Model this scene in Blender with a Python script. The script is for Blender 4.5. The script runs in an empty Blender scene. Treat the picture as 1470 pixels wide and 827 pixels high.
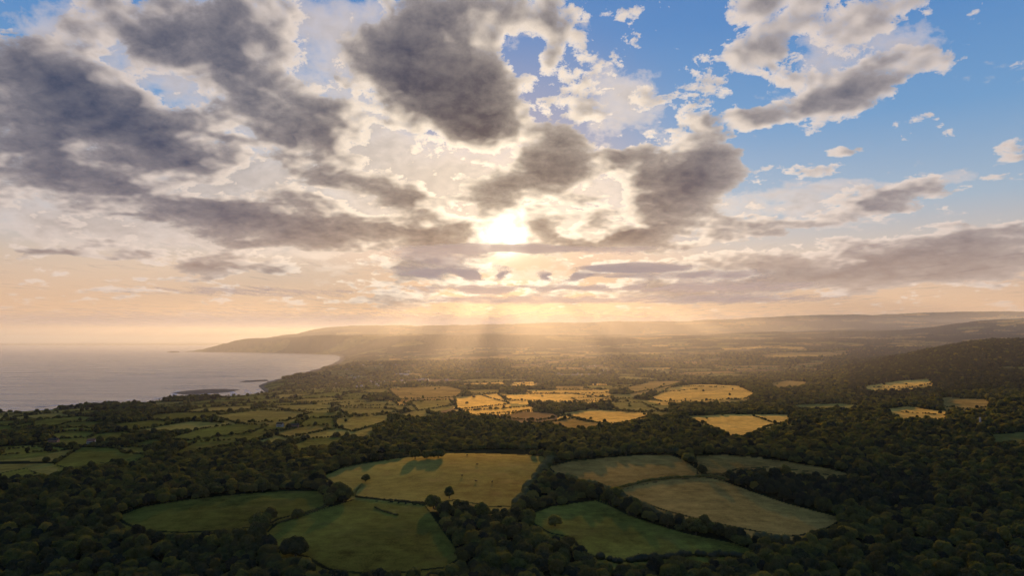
import bpy, bmesh, math, random
import numpy as np
from mathutils import Vector, Matrix, Euler

random.seed(7)
rng = np.random.default_rng(11)
SC = bpy.context.scene
COL = SC.collection
R = math.radians

# ------------------------------------------------------------------ camera model
W0, H0, F = 1470.0, 827.0, 980.0
CAMZ = 190.0
PITCH = R(4.46)
SUN_AZ, SUN_EL = R(-0.45), R(8.8)
SUN = Vector((math.sin(SUN_AZ)*math.cos(SUN_EL), math.cos(SUN_AZ)*math.cos(SUN_EL), math.sin(SUN_EL)))
cp, sp = math.cos(PITCH), math.sin(PITCH)

def pix_dir(px, py):
    """direction of a picture point, scaled so that its forward component is one"""
    a = (np.asarray(px, float) - W0/2)/F
    b = (H0/2 - np.asarray(py, float))/F
    y = cp - b*sp
    z = sp + b*cp
    return a/y, z/y

def project(X, Y, Z):
    Z = Z - CAMZ
    d = Y*cp + Z*sp
    u = -Y*sp + Z*cp
    return W0/2 + F*X/d, H0/2 - F*u/d

# ------------------------------------------------------------------ node helpers
def new_mat(name):
    m = bpy.data.materials.new(name)
    m.use_nodes = True
    nt = m.node_tree
    nt.nodes.clear()
    return m, nt

class N:
    """small wrapper that adds nodes and links"""
    def __init__(s, nt): s.nt = nt
    def add(s, t, **k):
        n = s.nt.nodes.new(t)
        for a, v in k.items(): setattr(n, a, v)
        return n
    def link(s, a, b): s.nt.links.new(a, b)
    def put(s, sock, v):
        if isinstance(v, bpy.types.NodeSocket): s.link(v, sock)
        elif v is not None: sock.default_value = v
    def math(s, op, a, b=None, c=None, clamp=False):
        n = s.add('ShaderNodeMath', operation=op, use_clamp=clamp)
        s.put(n.inputs[0], a)
        if b is not None: s.put(n.inputs[1], b)
        if c is not None: s.put(n.inputs[2], c)
        return n.outputs[0]
    def vmath(s, op, a, b=None):
        n = s.add('ShaderNodeVectorMath', operation=op)
        s.put(n.inputs[0], a)
        if b is not None: s.put(n.inputs[1], b)
        return n.outputs['Value'] if op in ('DOT_PRODUCT', 'LENGTH', 'DISTANCE') else n.outputs[0]
    def mix(s, f, a, b, blend='MIX'):
        n = s.add('ShaderNodeMix', data_type='RGBA', blend_type=blend)
        s.put(n.inputs[0], f); s.put(n.inputs[6], a); s.put(n.inputs[7], b)
        return n.outputs[2]
    def smooth(s, v, a, b, lo=0.0, hi=1.0):
        n = s.add('ShaderNodeMapRange', interpolation_type='SMOOTHSTEP')
        s.put(n.inputs[0], v); n.inputs[1].default_value = a; n.inputs[2].default_value = b
        n.inputs[3].default_value = lo; n.inputs[4].default_value = hi
        return n.outputs[0]
    def noise(s, vec, scale, detail=4, rough=.5, dist=0.0, dim='3D'):
        n = s.add('ShaderNodeTexNoise', noise_dimensions=dim)
        s.put(n.inputs['Vector'], vec); n.inputs['Scale'].default_value = scale
        n.inputs['Detail'].default_value = detail; n.inputs['Roughness'].default_value = rough
        n.inputs['Distortion'].default_value = dist
        return n.outputs[0]
    def ramp(s, v, stops):
        n = s.add('ShaderNodeValToRGB')
        cr = n.color_ramp
        while len(cr.elements) < len(stops): cr.elements.new(.5)
        for e, (p, c) in zip(cr.elements, stops):
            e.position = p; e.color = (*c, 1)
        s.put(n.inputs[0], v)
        return n.outputs[0]
    def blobs(s, vec, lst):
        """sum of soft ellipses: (x, y, rx, ry, rotation, strength); each is max(0, 1 - r^2)^2"""
        sp_ = s.add('ShaderNodeSeparateXYZ'); s.link(vec, sp_.inputs[0])
        x, y = sp_.outputs[0], sp_.outputs[1]
        c2 = s.add('ShaderNodeCombineXYZ')
        s.link(s.math('MULTIPLY', x, x), c2.inputs[0]); s.link(s.math('MULTIPLY', x, y), c2.inputs[1]); s.link(s.math('MULTIPLY', y, y), c2.inputs[2])
        c1 = s.add('ShaderNodeCombineXYZ'); s.link(x, c1.inputs[0]); s.link(y, c1.inputs[1]); c1.inputs[2].default_value = 1
        acc = None
        for (x0, y0, rx, ry, ro, st) in lst:
            c_, s_ = math.cos(ro), math.sin(ro)
            M = np.array([[c_/rx, s_/rx], [-s_/ry, c_/ry]]); Q = M.T @ M
            p = np.array([x0, y0]); l = -2*(Q @ p)
            d2 = s.vmath('DOT_PRODUCT', c2.outputs[0], (-Q[0, 0], -2*Q[0, 1], -Q[1, 1]))
            d1 = s.vmath('DOT_PRODUCT', c1.outputs[0], (-l[0], -l[1], 1 - p @ Q @ p))
            f = s.math('MAXIMUM', s.math('ADD', d1, d2), 0)
            acc = s.math('MULTIPLY_ADD', s.math('MULTIPLY', f, f), st, 0.0 if acc is None else acc)
        return acc

def srgb(r, g, b):
    f = lambda c: (c/255/12.92) if c/255 <= .04045 else ((c/255+.055)/1.055)**2.4
    return (f(r), f(g), f(b))

# ------------------------------------------------------------------ world: sky and clouds
def build_world():
    w = bpy.data.worlds.new("World")
    SC.world = w
    w.use_nodes = True
    nt = w.node_tree
    nt.nodes.clear()
    n = N(nt)

    def azel(px, py):
        a, e = pix_dir(px, py)
        return math.degrees(math.atan(a)), math.degrees(math.atan2(e, math.hypot(1, a)))

    C = [  # px, py, rx, ry, turn in degrees, strength
        # dark bodies
        (300,95,170,60,-10,.6),(120,110,150,60,-12,.55),(500,260,150,26,-8,.55),(520,175,90,60,-10,.5),(240,310,140,20,-6,.5),(700,95,90,50,-10,.5),(90,362,110,10,0,.6),(400,345,160,16,-3,.6),(905,385,120,14,0,.6),(1060,340,70,10,0,.6),(230,402,120,8,0,.5),(1390,395,160,14,0,.8),(1230,352,90,10,0,.6),
        (70,165,300,95,-10,1.15),(235,190,170,70,-14,1.1),(20,90,170,80,0,.6),(180,40,170,75,8,.8),(370,45,105,110,20,.95),
        (60,240,260,50,-5,.5),(40,282,240,44,0,.8),(200,268,120,24,-8,.5),(425,190,150,78,-12,1.0),(335,178,80,60,0,.5),
        (575,105,110,70,-15,1.15),(640,140,130,80,-20,1.15),(705,135,90,70,-10,.9),(672,195,58,56,0,.8),(545,75,60,50,0,.5),
        (800,242,74,46,8,1.25),(722,288,98,50,-18,1.2),(765,195,70,26,-10,.8),(742,250,60,40,0,.6),(610,292,120,26,-22,.8),
        (470,328,300,44,-5,1.35),(330,308,130,26,-8,.9),(620,325,110,34,-4,.7),(270,367,190,24,-4,.8),(150,367,120,14,0,.5),(330,388,160,14,-3,.75),
        (180,318,150,18,-4,.55),(420,282,130,20,-8,.5),(975,278,112,84,18,1.35),(1015,250,76,56,0,1.0),(925,312,70,46,0,.75),(905,268,46,30,0,.6),
        (875,228,46,30,0,.95),(797,322,34,30,0,.95),(850,300,46,40,0,.8),(850,351,150,24,3,1.15),(915,340,60,18,0,.55),(770,360,80,14,0,.5),
        (1270,380,340,48,3,1.15),(1130,398,270,40,0,1.0),(1420,360,190,28,2,.85),(1430,413,130,10,0,.55),(1010,352,80,11,0,.7),(1090,372,110,14,0,.5),
        (620,388,110,36,15,.85),(590,432,80,18,0,.7),(560,405,90,14,0,.4),(750,412,220,26,0,.35),(880,424,190,26,0,.5),(1010,412,140,26,0,.55),
        (1290,268,115,30,6,.75),(1250,300,120,26,0,.7),(1330,278,80,20,0,.5),(1085,322,90,20,0,.8),(1130,246,110,18,-3,.65),(1400,238,130,13,8,.45),
        (1060,258,70,20,0,.5),(1165,317,50,11,0,.5),(1330,325,60,11,0,.45),(1440,250,50,10,0,.45),(1200,345,80,10,0,.4),(1180,290,60,12,0,.35),(1100,290,60,14,0,.35),
        # light broken cloud, upper right and centre
        (1080,30,95,60,0,.50),(1170,25,150,75,0,.52),(1200,120,150,55,12,.58),(1290,98,130,46,8,.56),(1140,160,150,40,8,.52),(1215,150,90,40,10,.5),
        (1050,178,110,24,0,.46),(1290,10,130,34,10,.52),(1230,217,60,12,0,.5),(1345,105,66,30,0,.5),(1190,185,50,20,0,.42),(1110,105,80,30,0,.45),(1070,80,70,24,0,.4),(1330,75,50,20,0,.4),
        (690,20,230,62,-5,.58),(800,88,70,26,0,.5),(825,140,100,50,0,.62),(610,40,110,60,0,.5),(945,205,130,40,0,.45),(870,165,70,36,0,.42),(990,212,80,24,0,.42),(780,15,80,40,0,.5),
        (900,8,60,16,0,.36),(1000,180,40,14,0,.35),(940,245,60,26,0,.42),(1040,215,50,14,0,.35),
        (120,422,400,16,0,.26),(420,424,260,14,0,.24),(500,382,180,14,0,.32),(640,70,260,130,0,.12),
    ]
    VEIL = [  # pale thin cloud between and behind the bodies
        (545,245,330,110,0,1.1),(300,290,380,80,0,.95),(200,345,420,50,0,.65),(700,300,260,130,0,.9),(230,225,260,90,0,.85),(470,110,220,150,0,1.0),(230,90,300,130,0,.75),
        (60,300,300,60,0,.7),(640,40,300,80,0,.85),(860,150,150,90,-10,.85),(900,255,190,80,0,.85),(1010,225,150,50,0,.7),(1120,285,240,60,0,.55),(1250,300,240,60,0,.5),
        (1150,90,240,110,10,.55),(1200,375,380,36,0,.55),(620,395,300,40,0,.5),(900,330,220,50,0,.6),(330,30,200,70,0,.5),(40,30,160,90,0,.5),(420,345,220,40,0,.5),(1390,245,170,20,8,.4),(1330,60,140,90,0,.3),(750,420,300,30,0,.4),
    ]
    blob = []
    for (px, py, rx, ry, ro, st) in C:
        az, el = azel(px, py)
        k = math.cos(R(az))
        grow = 1.15 if st > .75 else 1.06
        blob.append((az, el, rx/17.1*k*k*grow, ry/17.1*k*grow, R(ro), st))

    veil = []
    for (px, py, rx, ry, ro, st) in VEIL:
        az, el = azel(px, py); k = math.cos(R(az))
        veil.append((az, el, rx/17.1*k*k, ry/17.1*k, R(ro), st))

    # ---- node group: cloud density at (azimuth, elevation) in degrees
    def density_group(name, det):
        g = bpy.data.node_groups.new(name, 'ShaderNodeTree')
        g.interface.new_socket('Vector', in_out='INPUT', socket_type='NodeSocketVector')
        g.interface.new_socket('Density', in_out='OUTPUT', socket_type='NodeSocketFloat')
        q = N(g)
        gi = q.add('NodeGroupInput'); go = q.add('NodeGroupOutput')
        v = gi.outputs[0]
        sx = q.add('ShaderNodeSeparateXYZ'); q.link(v, sx.inputs[0])
        az, el = sx.outputs[0], sx.outputs[1]
        zz = q.math('ADD', q.math('SINE', q.math('RADIANS', el)), .27)
        az_r = q.math('RADIANS', az)
        cx = q.add('ShaderNodeCombineXYZ')
        q.link(q.math('DIVIDE', q.math('SINE', az_r), zz), cx.inputs[0])
        q.link(q.math('DIVIDE', q.math('COSINE', az_r), zz), cx.inputs[1])
        cx.inputs[2].default_value = 3.3
        P = cx.outputs[0]
        # domain warp so the soft ellipses get cloud-like outlines
        wn = q.add('ShaderNodeTexNoise'); q.link(P, wn.inputs['Vector'])
        wn.inputs['Scale'].default_value = 2.6; wn.inputs['Detail'].default_value = 3 if det > 5 else 1.5
        off = q.vmath('SUBTRACT', wn.outputs['Color'], (.5, .5, .5))
        sc = q.add('ShaderNodeVectorMath', operation='MULTIPLY'); q.link(off, sc.inputs[0]); sc.inputs[1].default_value = (6.0, 3.4, 0)
        vw = q.vmath('ADD', v, sc.outputs[0])
        D = q.blobs(vw, blob)
        big = q.noise(P, 4.8, det, .66)
        fin = q.noise(P, 17.0, max(1, det-2), .64, .3)
        if det > 5:
            puff = q.add('ShaderNodeTexVoronoi', feature='F1', voronoi_dimensions='2D'); q.link(P, puff.inputs['Vector'])
            puff.inputs['Scale'].default_value = 9; puff.inputs['Detail'].default_value = 1.5; puff.inputs['Roughness'].default_value = .6
        fb = q.math('MULTIPLY_ADD', q.math('SUBTRACT', big, .5), 3.2, .03)
        fb = q.math('MULTIPLY_ADD', q.math('SUBTRACT', fin, .5), 1.7, fb)
        if det > 5:
            fb = q.math('MULTIPLY_ADD', q.math('SUBTRACT', .36, puff.outputs['Distance']), .28, fb)
        # detail only matters where there is some cover
        q.link(q.math('ADD', D, fb), go.inputs[0])
        if det > 5:
            g.interface.new_socket('Veil', in_out='OUTPUT', socket_type='NodeSocketFloat')
            mv = q.add('ShaderNodeMapping'); q.link(P, mv.inputs[0]); mv.inputs[1].default_value = (7.3, 2.1, 0)
            n2 = q.noise(mv.outputs[0], 4.2, 7, .62)
            vb = q.math('MULTIPLY_ADD', q.math('SUBTRACT', n2, .5), 2.6, q.blobs(vw, veil))
            vb = q.math('MULTIPLY_ADD', q.math('SUBTRACT', fin, .5), .9, vb)
            q.link(vb, go.inputs[1])
        return g
    g_fine, g_soft = density_group('cloud_density', 7), density_group('cloud_density_soft', 3)

    # ---- direction to angles
    tc = n.add('ShaderNodeTexCoord')
    d = n.vmath('NORMALIZE', tc.outputs['Generated'])
    s = n.add('ShaderNodeSeparateXYZ'); n.link(d, s.inputs[0])
    azd = n.math('DEGREES', n.math('ARCTAN2', s.outputs[0], s.outputs[1]))
    eld = n.math('DEGREES', n.math('ARCSINE', s.outputs[2]))
    cv = n.add('ShaderNodeCombineXYZ'); n.link(azd, cv.inputs[0]); n.link(eld, cv.inputs[1])
    A = cv.outputs[0]
    saz, sel = math.degrees(SUN_AZ), math.degrees(SUN_EL)
    to_sun = n.vmath('SUBTRACT', (saz, sel+3, 0), A)
    sh = n.add('ShaderNodeVectorMath', operation='SCALE'); n.link(to_sun, sh.inputs[0])
    n.link(n.math('DIVIDE', 1.1, n.math('ADD', n.vmath('LENGTH', to_sun), 6.0)), sh.inputs['Scale'])
    B = n.vmath('ADD', A, sh.outputs[0])
    g1 = n.add('ShaderNodeGroup', node_tree=g_fine); n.link(A, g1.inputs[0])
    g2 = n.add('ShaderNodeGroup', node_tree=g_soft); n.link(B, g2.inputs[0])
    THR = THRESH
    D1 = n.math('SUBTRACT', g1.outputs[0], THR)
    D2 = n.math('SUBTRACT', g2.outputs[0], THR)
    pos1 = n.math('MAXIMUM', D1, 0)
    pos2 = n.math('MAXIMUM', D2, 0)

    # ---- angle to the sun
    cosang = n.vmath('DOT_PRODUCT', d, tuple(SUN))
    ang = n.math('DEGREES', n.math('ARCCOSINE', n.math('MINIMUM', cosang, .999999)))

    # ---- clear sky: Nishita plus a graded tint over elevation
    sky = n.add('ShaderNodeTexSky', sky_type='NISHITA')
    sky.sun_disc = False; sky.sun_elevation = SUN_EL; sky.sun_rotation = SUN_AZ
    sky.altitude = 200; sky.air_density = 1.0; sky.dust_density = 1.2; sky.ozone_density = 1.6
    nish = n.add('ShaderNodeVectorMath', operation='SCALE'); n.link(sky.outputs[0], nish.inputs[0]); nish.inputs['Scale'].default_value = .06
    e01 = n.math('DIVIDE', eld, 40.0, clamp=True)
    tint = n.ramp(e01, [(0.0, srgb(186,148,126)), (.06, srgb(212,170,138)), (.15, srgb(206,186,170)), (.26, srgb(160,182,203)),
                        (.42, srgb(114,160,207)), (.62, srgb(84,138,200)), (1.0, srgb(64,112,180))])
    far_sun = n.smooth(ang, 4, 20, 0, 1)
    tint = n.mix(far_sun, n.mix(.40, tint, (*srgb(226,158,106), 1)), tint)
    base = n.mix(.90, nish.outputs[0], tint)

    # ---- glow of the veiled sun
    def gauss(width, amp):
        t = n.math('DIVIDE', ang, width)
        return n.math('MULTIPLY', n.math('EXPONENT', n.math('MULTIPLY', n.math('MULTIPLY', t, t), -1)), amp)
    def expo(width, amp):
        return n.math('MULTIPLY', n.math('EXPONENT', n.math('DIVIDE', ang, -width)), amp)
    core = gauss(1.35, 2.0)
    halo = expo(3.0, .46)
    wide = expo(6, .07)
    def tinted(v, c):
        k = n.add('ShaderNodeVectorMath', operation='SCALE'); k.inputs[0].default_value = c; n.link(v, k.inputs['Scale'])
        return k.outputs[0]
    glow_open = n.vmath('ADD', tinted(core, (1, .9, .7)), n.vmath('ADD', tinted(halo, (1, .74, .42)), tinted(wide, (1, .66, .36))))
    low = n.smooth(eld, 0, 9.0, .08, 1)
    gs = n.add('ShaderNodeVectorMath', operation='SCALE'); n.link(glow_open, gs.inputs[0]); n.link(low, gs.inputs['Scale'])
    base = n.vmath('ADD', base, gs.outputs[0])

    # ---- cloud colour
    lit = n.math('SUBTRACT', 1.0, n.smooth(pos2, 0.0, .85))
    body = n.math('MULTIPLY_ADD', pos1, .5, n.math('MULTIPLY', pos2, .5))
    thin = n.math('EXPONENT', n.math('MULTIPLY', body, n.smooth(azd, 8, 22, -1.8, -1.0)))
    bright = n.math('MULTIPLY_ADD', lit, .38, n.math('MULTIPLY', thin, .62))
    bright = n.math('MULTIPLY_ADD', n.math('SUBTRACT', D2, D1), .10, bright)
    bright = n.math('MAXIMUM', n.math('MINIMUM', bright, 1.0), 0.0)
    nearsun = expo(11, 1.0)
    dark_c = n.mix(n.smooth(ang, 4, 26), (*srgb(90,79,82), 1), (*srgb(62,72,98), 1))
    dark_c = n.mix(n.smooth(eld, 2, 10, 1, 0), dark_c, (*srgb(136,117,111), 1))
    lit_c = n.mix(n.smooth(ang, 3, 30), (*srgb(255,234,208), 1), (*srgb(222,207,199), 1))
    edge = n.vmath('ADD', lit_c, tinted(n.math('MULTIPLY_ADD', nearsun, .80, .03), (1, .88, .68)))
    cl = n.mix(bright, dark_c, edge)
    # sunlight soaking through thin parts around the sun
    soak = n.math('MULTIPLY', thin, n.math('ADD', n.math('MULTIPLY', core, .8), n.math('MULTIPLY', halo, .6)))
    cl = n.vmath('ADD', cl, tinted(soak, (1, .84, .58)))
    cl = n.vmath('ADD', cl, tinted(gauss(1.4, .45), (1, .88, .66)))
    # pale veil
    vd = n.math('MAXIMUM', n.math('SUBTRACT', g1.outputs[1], .42), 0)
    va = n.math('SUBTRACT', 1.0, n.math('EXPONENT', n.math('MULTIPLY', vd, -3.2)))
    va = n.math('MULTIPLY', va, n.smooth(eld, 1.0, 6.0, 0, .84))
    vshade = n.math('MULTIPLY_ADD', n.smooth(pos2, 0, .9), -.26, n.math('MULTIPLY_ADD', n.smooth(vd, .1, 1.1), -.30, 1.0))
    vshade = n.math('MULTIPLY_ADD', n.math('SUBTRACT', D1, D2), -.16, vshade)
    vc = n.vmath('ADD', lit_c, tinted(n.math('MULTIPLY', nearsun, .35), (1, .86, .66)))
    vc = n.vmath('MULTIPLY', vc, (.93, .93, .95))
    vk = n.add('ShaderNodeVectorMath', operation='SCALE'); n.link(vc, vk.inputs[0]); n.link(vshade, vk.inputs['Scale'])
    vcol = n.vmath('ADD', vk.outputs[0], tinted(n.math('ADD', n.math('MULTIPLY', core, .8), n.math('MULTIPLY', halo, .5)), (1, .88, .66)))
    base = n.mix(va, base, vcol)
    alpha = n.math('SUBTRACT', 1.0, n.math('EXPONENT', n.math('MULTIPLY', pos1, -8.0)))
    # low over the horizon everything melts into the haze
    alpha = n.math('MULTIPLY', alpha, n.smooth(eld, .8, 4.0))
    out = n.mix(alpha, base, cl)
    # below the horizon only a dim ground bounce
    out = n.mix(n.smooth(eld, -3, -.3), (.10, .085, .07, 1), out)
    bg = n.add('ShaderNodeBackground'); n.link(out, bg.inputs[0]); bg.inputs[1].default_value = WORLD_GAIN
    o = n.add('ShaderNodeOutputWorld'); n.link(bg.outputs[0], o.inputs[0])
    try: w.cycles.sampling_method = 'MANUAL'; w.cycles.sample_map_resolution = 512
    except Exception: pass

WORLD_GAIN = 1.0
THRESH = .26

def build_camera_and_sun():
    cd = bpy.data.cameras.new('camera')
    cam = bpy.data.objects.new('camera', cd); COL.objects.link(cam)
    cam.location = (0, 0, CAMZ); cam.rotation_euler = (math.pi/2 + PITCH, 0, 0)
    cd.sensor_width = 36; cd.lens = 36*F/W0; cd.clip_start = 1; cd.clip_end = 250000
    SC.camera = cam
    ld = bpy.data.lights.new('sun', 'SUN')
    ld.energy = 5.0; ld.angle = R(.5); ld.color = (1.0, .64, .31)
    sun = bpy.data.objects.new('sun', ld); COL.objects.link(sun)
    sun.rotation_euler = (-SUN).to_track_quat('-Z', 'Y').to_euler()
    sun.location = (0, 0, 3000)
    SC.view_settings.view_transform = 'Standard'; SC.view_settings.look = 'None'
    SC.view_settings.exposure = 0; SC.view_settings.gamma = 1
    c = SC.cycles
    c.use_denoising = True
    try: c.denoiser = 'OPENIMAGEDENOISE'; c.denoising_input_passes = 'RGB_ALBEDO_NORMAL'; c.denoising_prefilter = 'ACCURATE'
    except Exception: pass
    c.max_bounces = 4; c.diffuse_bounces = 2; c.glossy_bounces = 2; c.transmission_bounces = 2
    c.volume_bounces = 0; c.transparent_max_bounces = 8
    c.sample_clamp_indirect = 4
    c.caustics_reflective = False; c.caustics_refractive = False


# ------------------------------------------------------------------ land form
def hash2(ix, iy, k=0):
    h = (ix.astype(np.int64)*374761393 + iy.astype(np.int64)*668265263 + k*1442695041) & 0xFFFFFFFF
    h = ((h ^ (h >> 13))*1274126177) & 0xFFFFFFFF
    h = ((h ^ (h >> 16))*2246822519) & 0xFFFFFFFF
    return ((h ^ (h >> 15)) & 0xFFFFFF)/float(0x1000000)

def vnoise(x, y, k=0):
    ix, iy = np.floor(x), np.floor(y)
    fx, fy = x-ix, y-iy
    fx = fx*fx*(3-2*fx); fy = fy*fy*(3-2*fy)
    a, b = hash2(ix, iy, k), hash2(ix+1, iy, k)
    c, d = hash2(ix, iy+1, k), hash2(ix+1, iy+1, k)
    return (a*(1-fx)+b*fx)*(1-fy) + (c*(1-fx)+d*fx)*fy

def fbm(x, y, k=0, o=4):
    t, a = 0, .5
    for i in range(o):
        t = t + a*(vnoise(x, y, k+i)-.5); x = x*2.03+17.1; y = y*2.03-9.7; a *= .5
    return t

ST_Y = np.array([120,280,380,480,570,650,720,790,840,900,1050,1250,1500,1800,2200,2700,3300,4200,5500,7500,9500,11500,14000,17500,21000,30000,60000], float)
ST_X = np.array([-500,0,200,400,560,700,850,1000,1150,1300,1375,1470,1970], float)
ST_Z = np.array([
 [44,46,48,50,50,48,46,44,45,42,38,34,20,14,14,14,14,14,14,40,100,100,100,100,100,60,20],
 [44,46,48,52,52,50,48,46,45,42,38,32,26,16,14,14,14,14,14,40,100,100,100,100,100,60,20],
 [44,47,52,56,58,55,50,48,47,47,44,40,32,24,16,10,10,10,10,60,110,130,110,100,100,60,20],
 [46,50,56,58,60,57,53,50,49,48,48,46,42,34,22,8,6,8,12,40,160,250,240,470,300,100,20],
 [46,50,56,58,57,59,62,60,53,50,46,45,43,42,42,20,12,10,14,28,160,335,260,590,300,100,20],
 [46,50,56,57,57,61,65,67,56,53,44,38,34,33,34,24,18,20,30,80,190,360,280,640,400,150,20],
 [44,48,52,54,53,56,60,65,58,55,46,40,38,36,36,27,24,30,50,95,190,290,260,720,420,150,20],
 [44,48,53,54,56,61,65,67,61,54,50,52,53,53,53,38,34,50,75,170,285,250,320,790,500,150,20],
 [42,46,51,52,55,59,62,63,60,58,53,54,52,56,48,40,50,70,100,235,320,300,420,880,600,150,20],
 [42,46,49,52,52,52,52,53,54,56,60,62,68,82,100,140,112,80,120,260,345,330,520,940,650,150,20],
 [42,46,49,53,54,54,54,56,57,58,62,66,75,92,150,192,150,84,132,288,431,378,560,960,670,150,20],
 [42,46,50,54,56,58,58,60,61,62,66,72,86,106,160,196,175,88,150,330,560,450,620,990,700,150,20],
 [42,46,50,54,56,58,60,62,61,66,70,80,96,120,150,182,182,100,170,350,580,470,640,990,700,150,20]], float)
NU, NV = 420, 420
_u = np.linspace(-500, 1970, NU); _v = np.linspace(math.log(120), math.log(60000), NV)
_t = np.array([np.interp(_v, np.log(ST_Y), r) for r in ST_Z])
_t = np.array([np.interp(_u, ST_X, _t[:, j]) for j in range(NV)]).T
def _blur(a, sig, ax):
    k = np.arange(-int(3*sig), int(3*sig)+1); w = np.exp(-.5*(k/sig)**2); w /= w.sum()
    p = np.pad(a, [(len(k)//2,)*2 if i == ax else (0, 0) for i in (0, 1)], mode='edge')
    return np.apply_along_axis(lambda m: np.convolve(m, w, 'valid'), ax, p)
_t = _blur(_blur(_t, 7, 0), 3.0, 1)

# coastline: picture points whose water line lies at sea level
COAST_PX = [(-700,640),(-300,628),(0,602),(60,598),(110,595),(160,591),(230,584),(290,579.5),(335,576.5),(362,572.5),(378,568.5),(380,564),(374,558),(371,553.5),(381,549.5),
            (405,543),(432,536.5),(458,529),(478,522.5),(488,516.5),(489,512.5),(480,509.8),(440,508.3),(400,507.4),(360,506.6),(320,506.0),(285,505.7),(268,505.3),(262,504.8)]
COAST = []
for px, py in COAST_PX:
    a, e = pix_dir(px, py)
    Y = -CAMZ/float(e); COAST.append((float(a)*Y, Y))
COAST = np.array(COAST)
LAND = np.vstack([COAST, [(-6000, 14500), (-5800, 17000), (-8000, 24000), (-16000, 62000), (90000, 62000), (90000, -3000), (-9000, -3000), (-6000, 900)]])

def seg_dist(X, Y, P, close=False):
    best = np.full(X.shape, 1e12)
    m = len(P) if close else len(P)-1
    for i in range(m):
        ax, ay = P[i]; bx, by = P[(i+1) % len(P)]
        dx, dy = bx-ax, by-ay; L = dx*dx+dy*dy+1e-9
        t = np.clip(((X-ax)*dx+(Y-ay)*dy)/L, 0, 1)
        best = np.minimum(best, (X-ax-t*dx)**2+(Y-ay-t*dy)**2)
    return np.sqrt(best)

def inside(X, Y, P):
    c = np.zeros(X.shape, bool)
    j = len(P)-1
    for i in range(len(P)):
        xi, yi = P[i]; xj, yj = P[j]
        if yi != yj:
            c ^= ((yi > Y) != (yj > Y)) & (X < (xj-xi)*(Y-yi)/(yj-yi)+xi)
        j = i
    return c

def land_z(X, Y):
    X = np.asarray(X, float); Y = np.maximum(np.asarray(Y, float), 30.0)
    u = W0/2 + F*X/Y
    fu = np.clip((u+500)/2470*(NU-1), 0, NU-1.001)
    fv = np.clip((np.log(np.maximum(Y, 120))-_v[0])/(_v[-1]-_v[0])*(NV-1), 0, NV-1.001)
    iu, iv = fu.astype(int), fv.astype(int); du, dv = fu-iu, fv-iv
    z = (_t[iu, iv]*(1-du)+_t[iu+1, iv]*du)*(1-dv) + (_t[iu, iv+1]*(1-du)+_t[iu+1, iv+1]*du)*dv
    z = z + (5.0+9.0*np.clip((X-180)/300, 0, 1))*fbm(X/240, Y/240, 3, 4)*np.clip((Y-200)/500, 0, 1)
    far = np.clip((Y-2600)/5000, 0, 1)
    z = z + far*(fbm(X/1900, Y/1900, 21, 6)*np.clip(z-25, 0, 340)*.62)
    z = z + np.clip((Y-2400)/2000, 0, 1)*np.clip(z/60, 0, 1)*9*fbm(X/420, Y/420, 31, 5)
    return z

def height(X, Y):
    """ground height with the shore cut into it"""
    X = np.asarray(X, float); Y = np.asarray(Y, float)
    z = land_z(X, Y)
    near = (Y < 30000) & (X < 9000)
    if near.any():
        xs, ys = X[near], Y[near]
        wob = 1.0
        sd = seg_dist(xs, ys, LAND, True)
        sd = np.where(inside(xs, ys, LAND), sd, -sd)
        sd = sd + fbm(xs/90, ys/90, 55, 4)*np.clip(ys/90, 6, 120)
        wide = np.interp(ys, [900, 1800, 2600, 5000, 7500, 9500, 13000, 30000], [50, 60, 60, 200, 350, 800, 1100, 1200])
        s = np.clip(sd/wide, 0, 1); s = s*s*(3-2*s)
        zz = z[near]
        z = z.copy()
        z[near] = np.where(sd > 0, .3+zz*s, np.maximum(-8.0, sd*.08-.4))
    return z

def ground_hit(px, py, y0=150.0, y1=60000.0):
    """where the sight line through a picture point first meets the land between two distances"""
    a, e = pix_dir(px, py); a, e = float(a), float(e)
    Y = np.exp(np.linspace(math.log(y0), math.log(y1), 700))
    g = height(a*Y, Y) - (CAMZ + e*Y)
    k = np.argmax(g > 0) if (g > 0).any() else int(np.argmax(g/Y))
    if k > 0 and g[k] > 0:
        t = -g[k-1]/(g[k]-g[k-1]+1e-9); yy = Y[k-1]+(Y[k]-Y[k-1])*t
    else: yy = Y[k]
    return a*yy, yy

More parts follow.
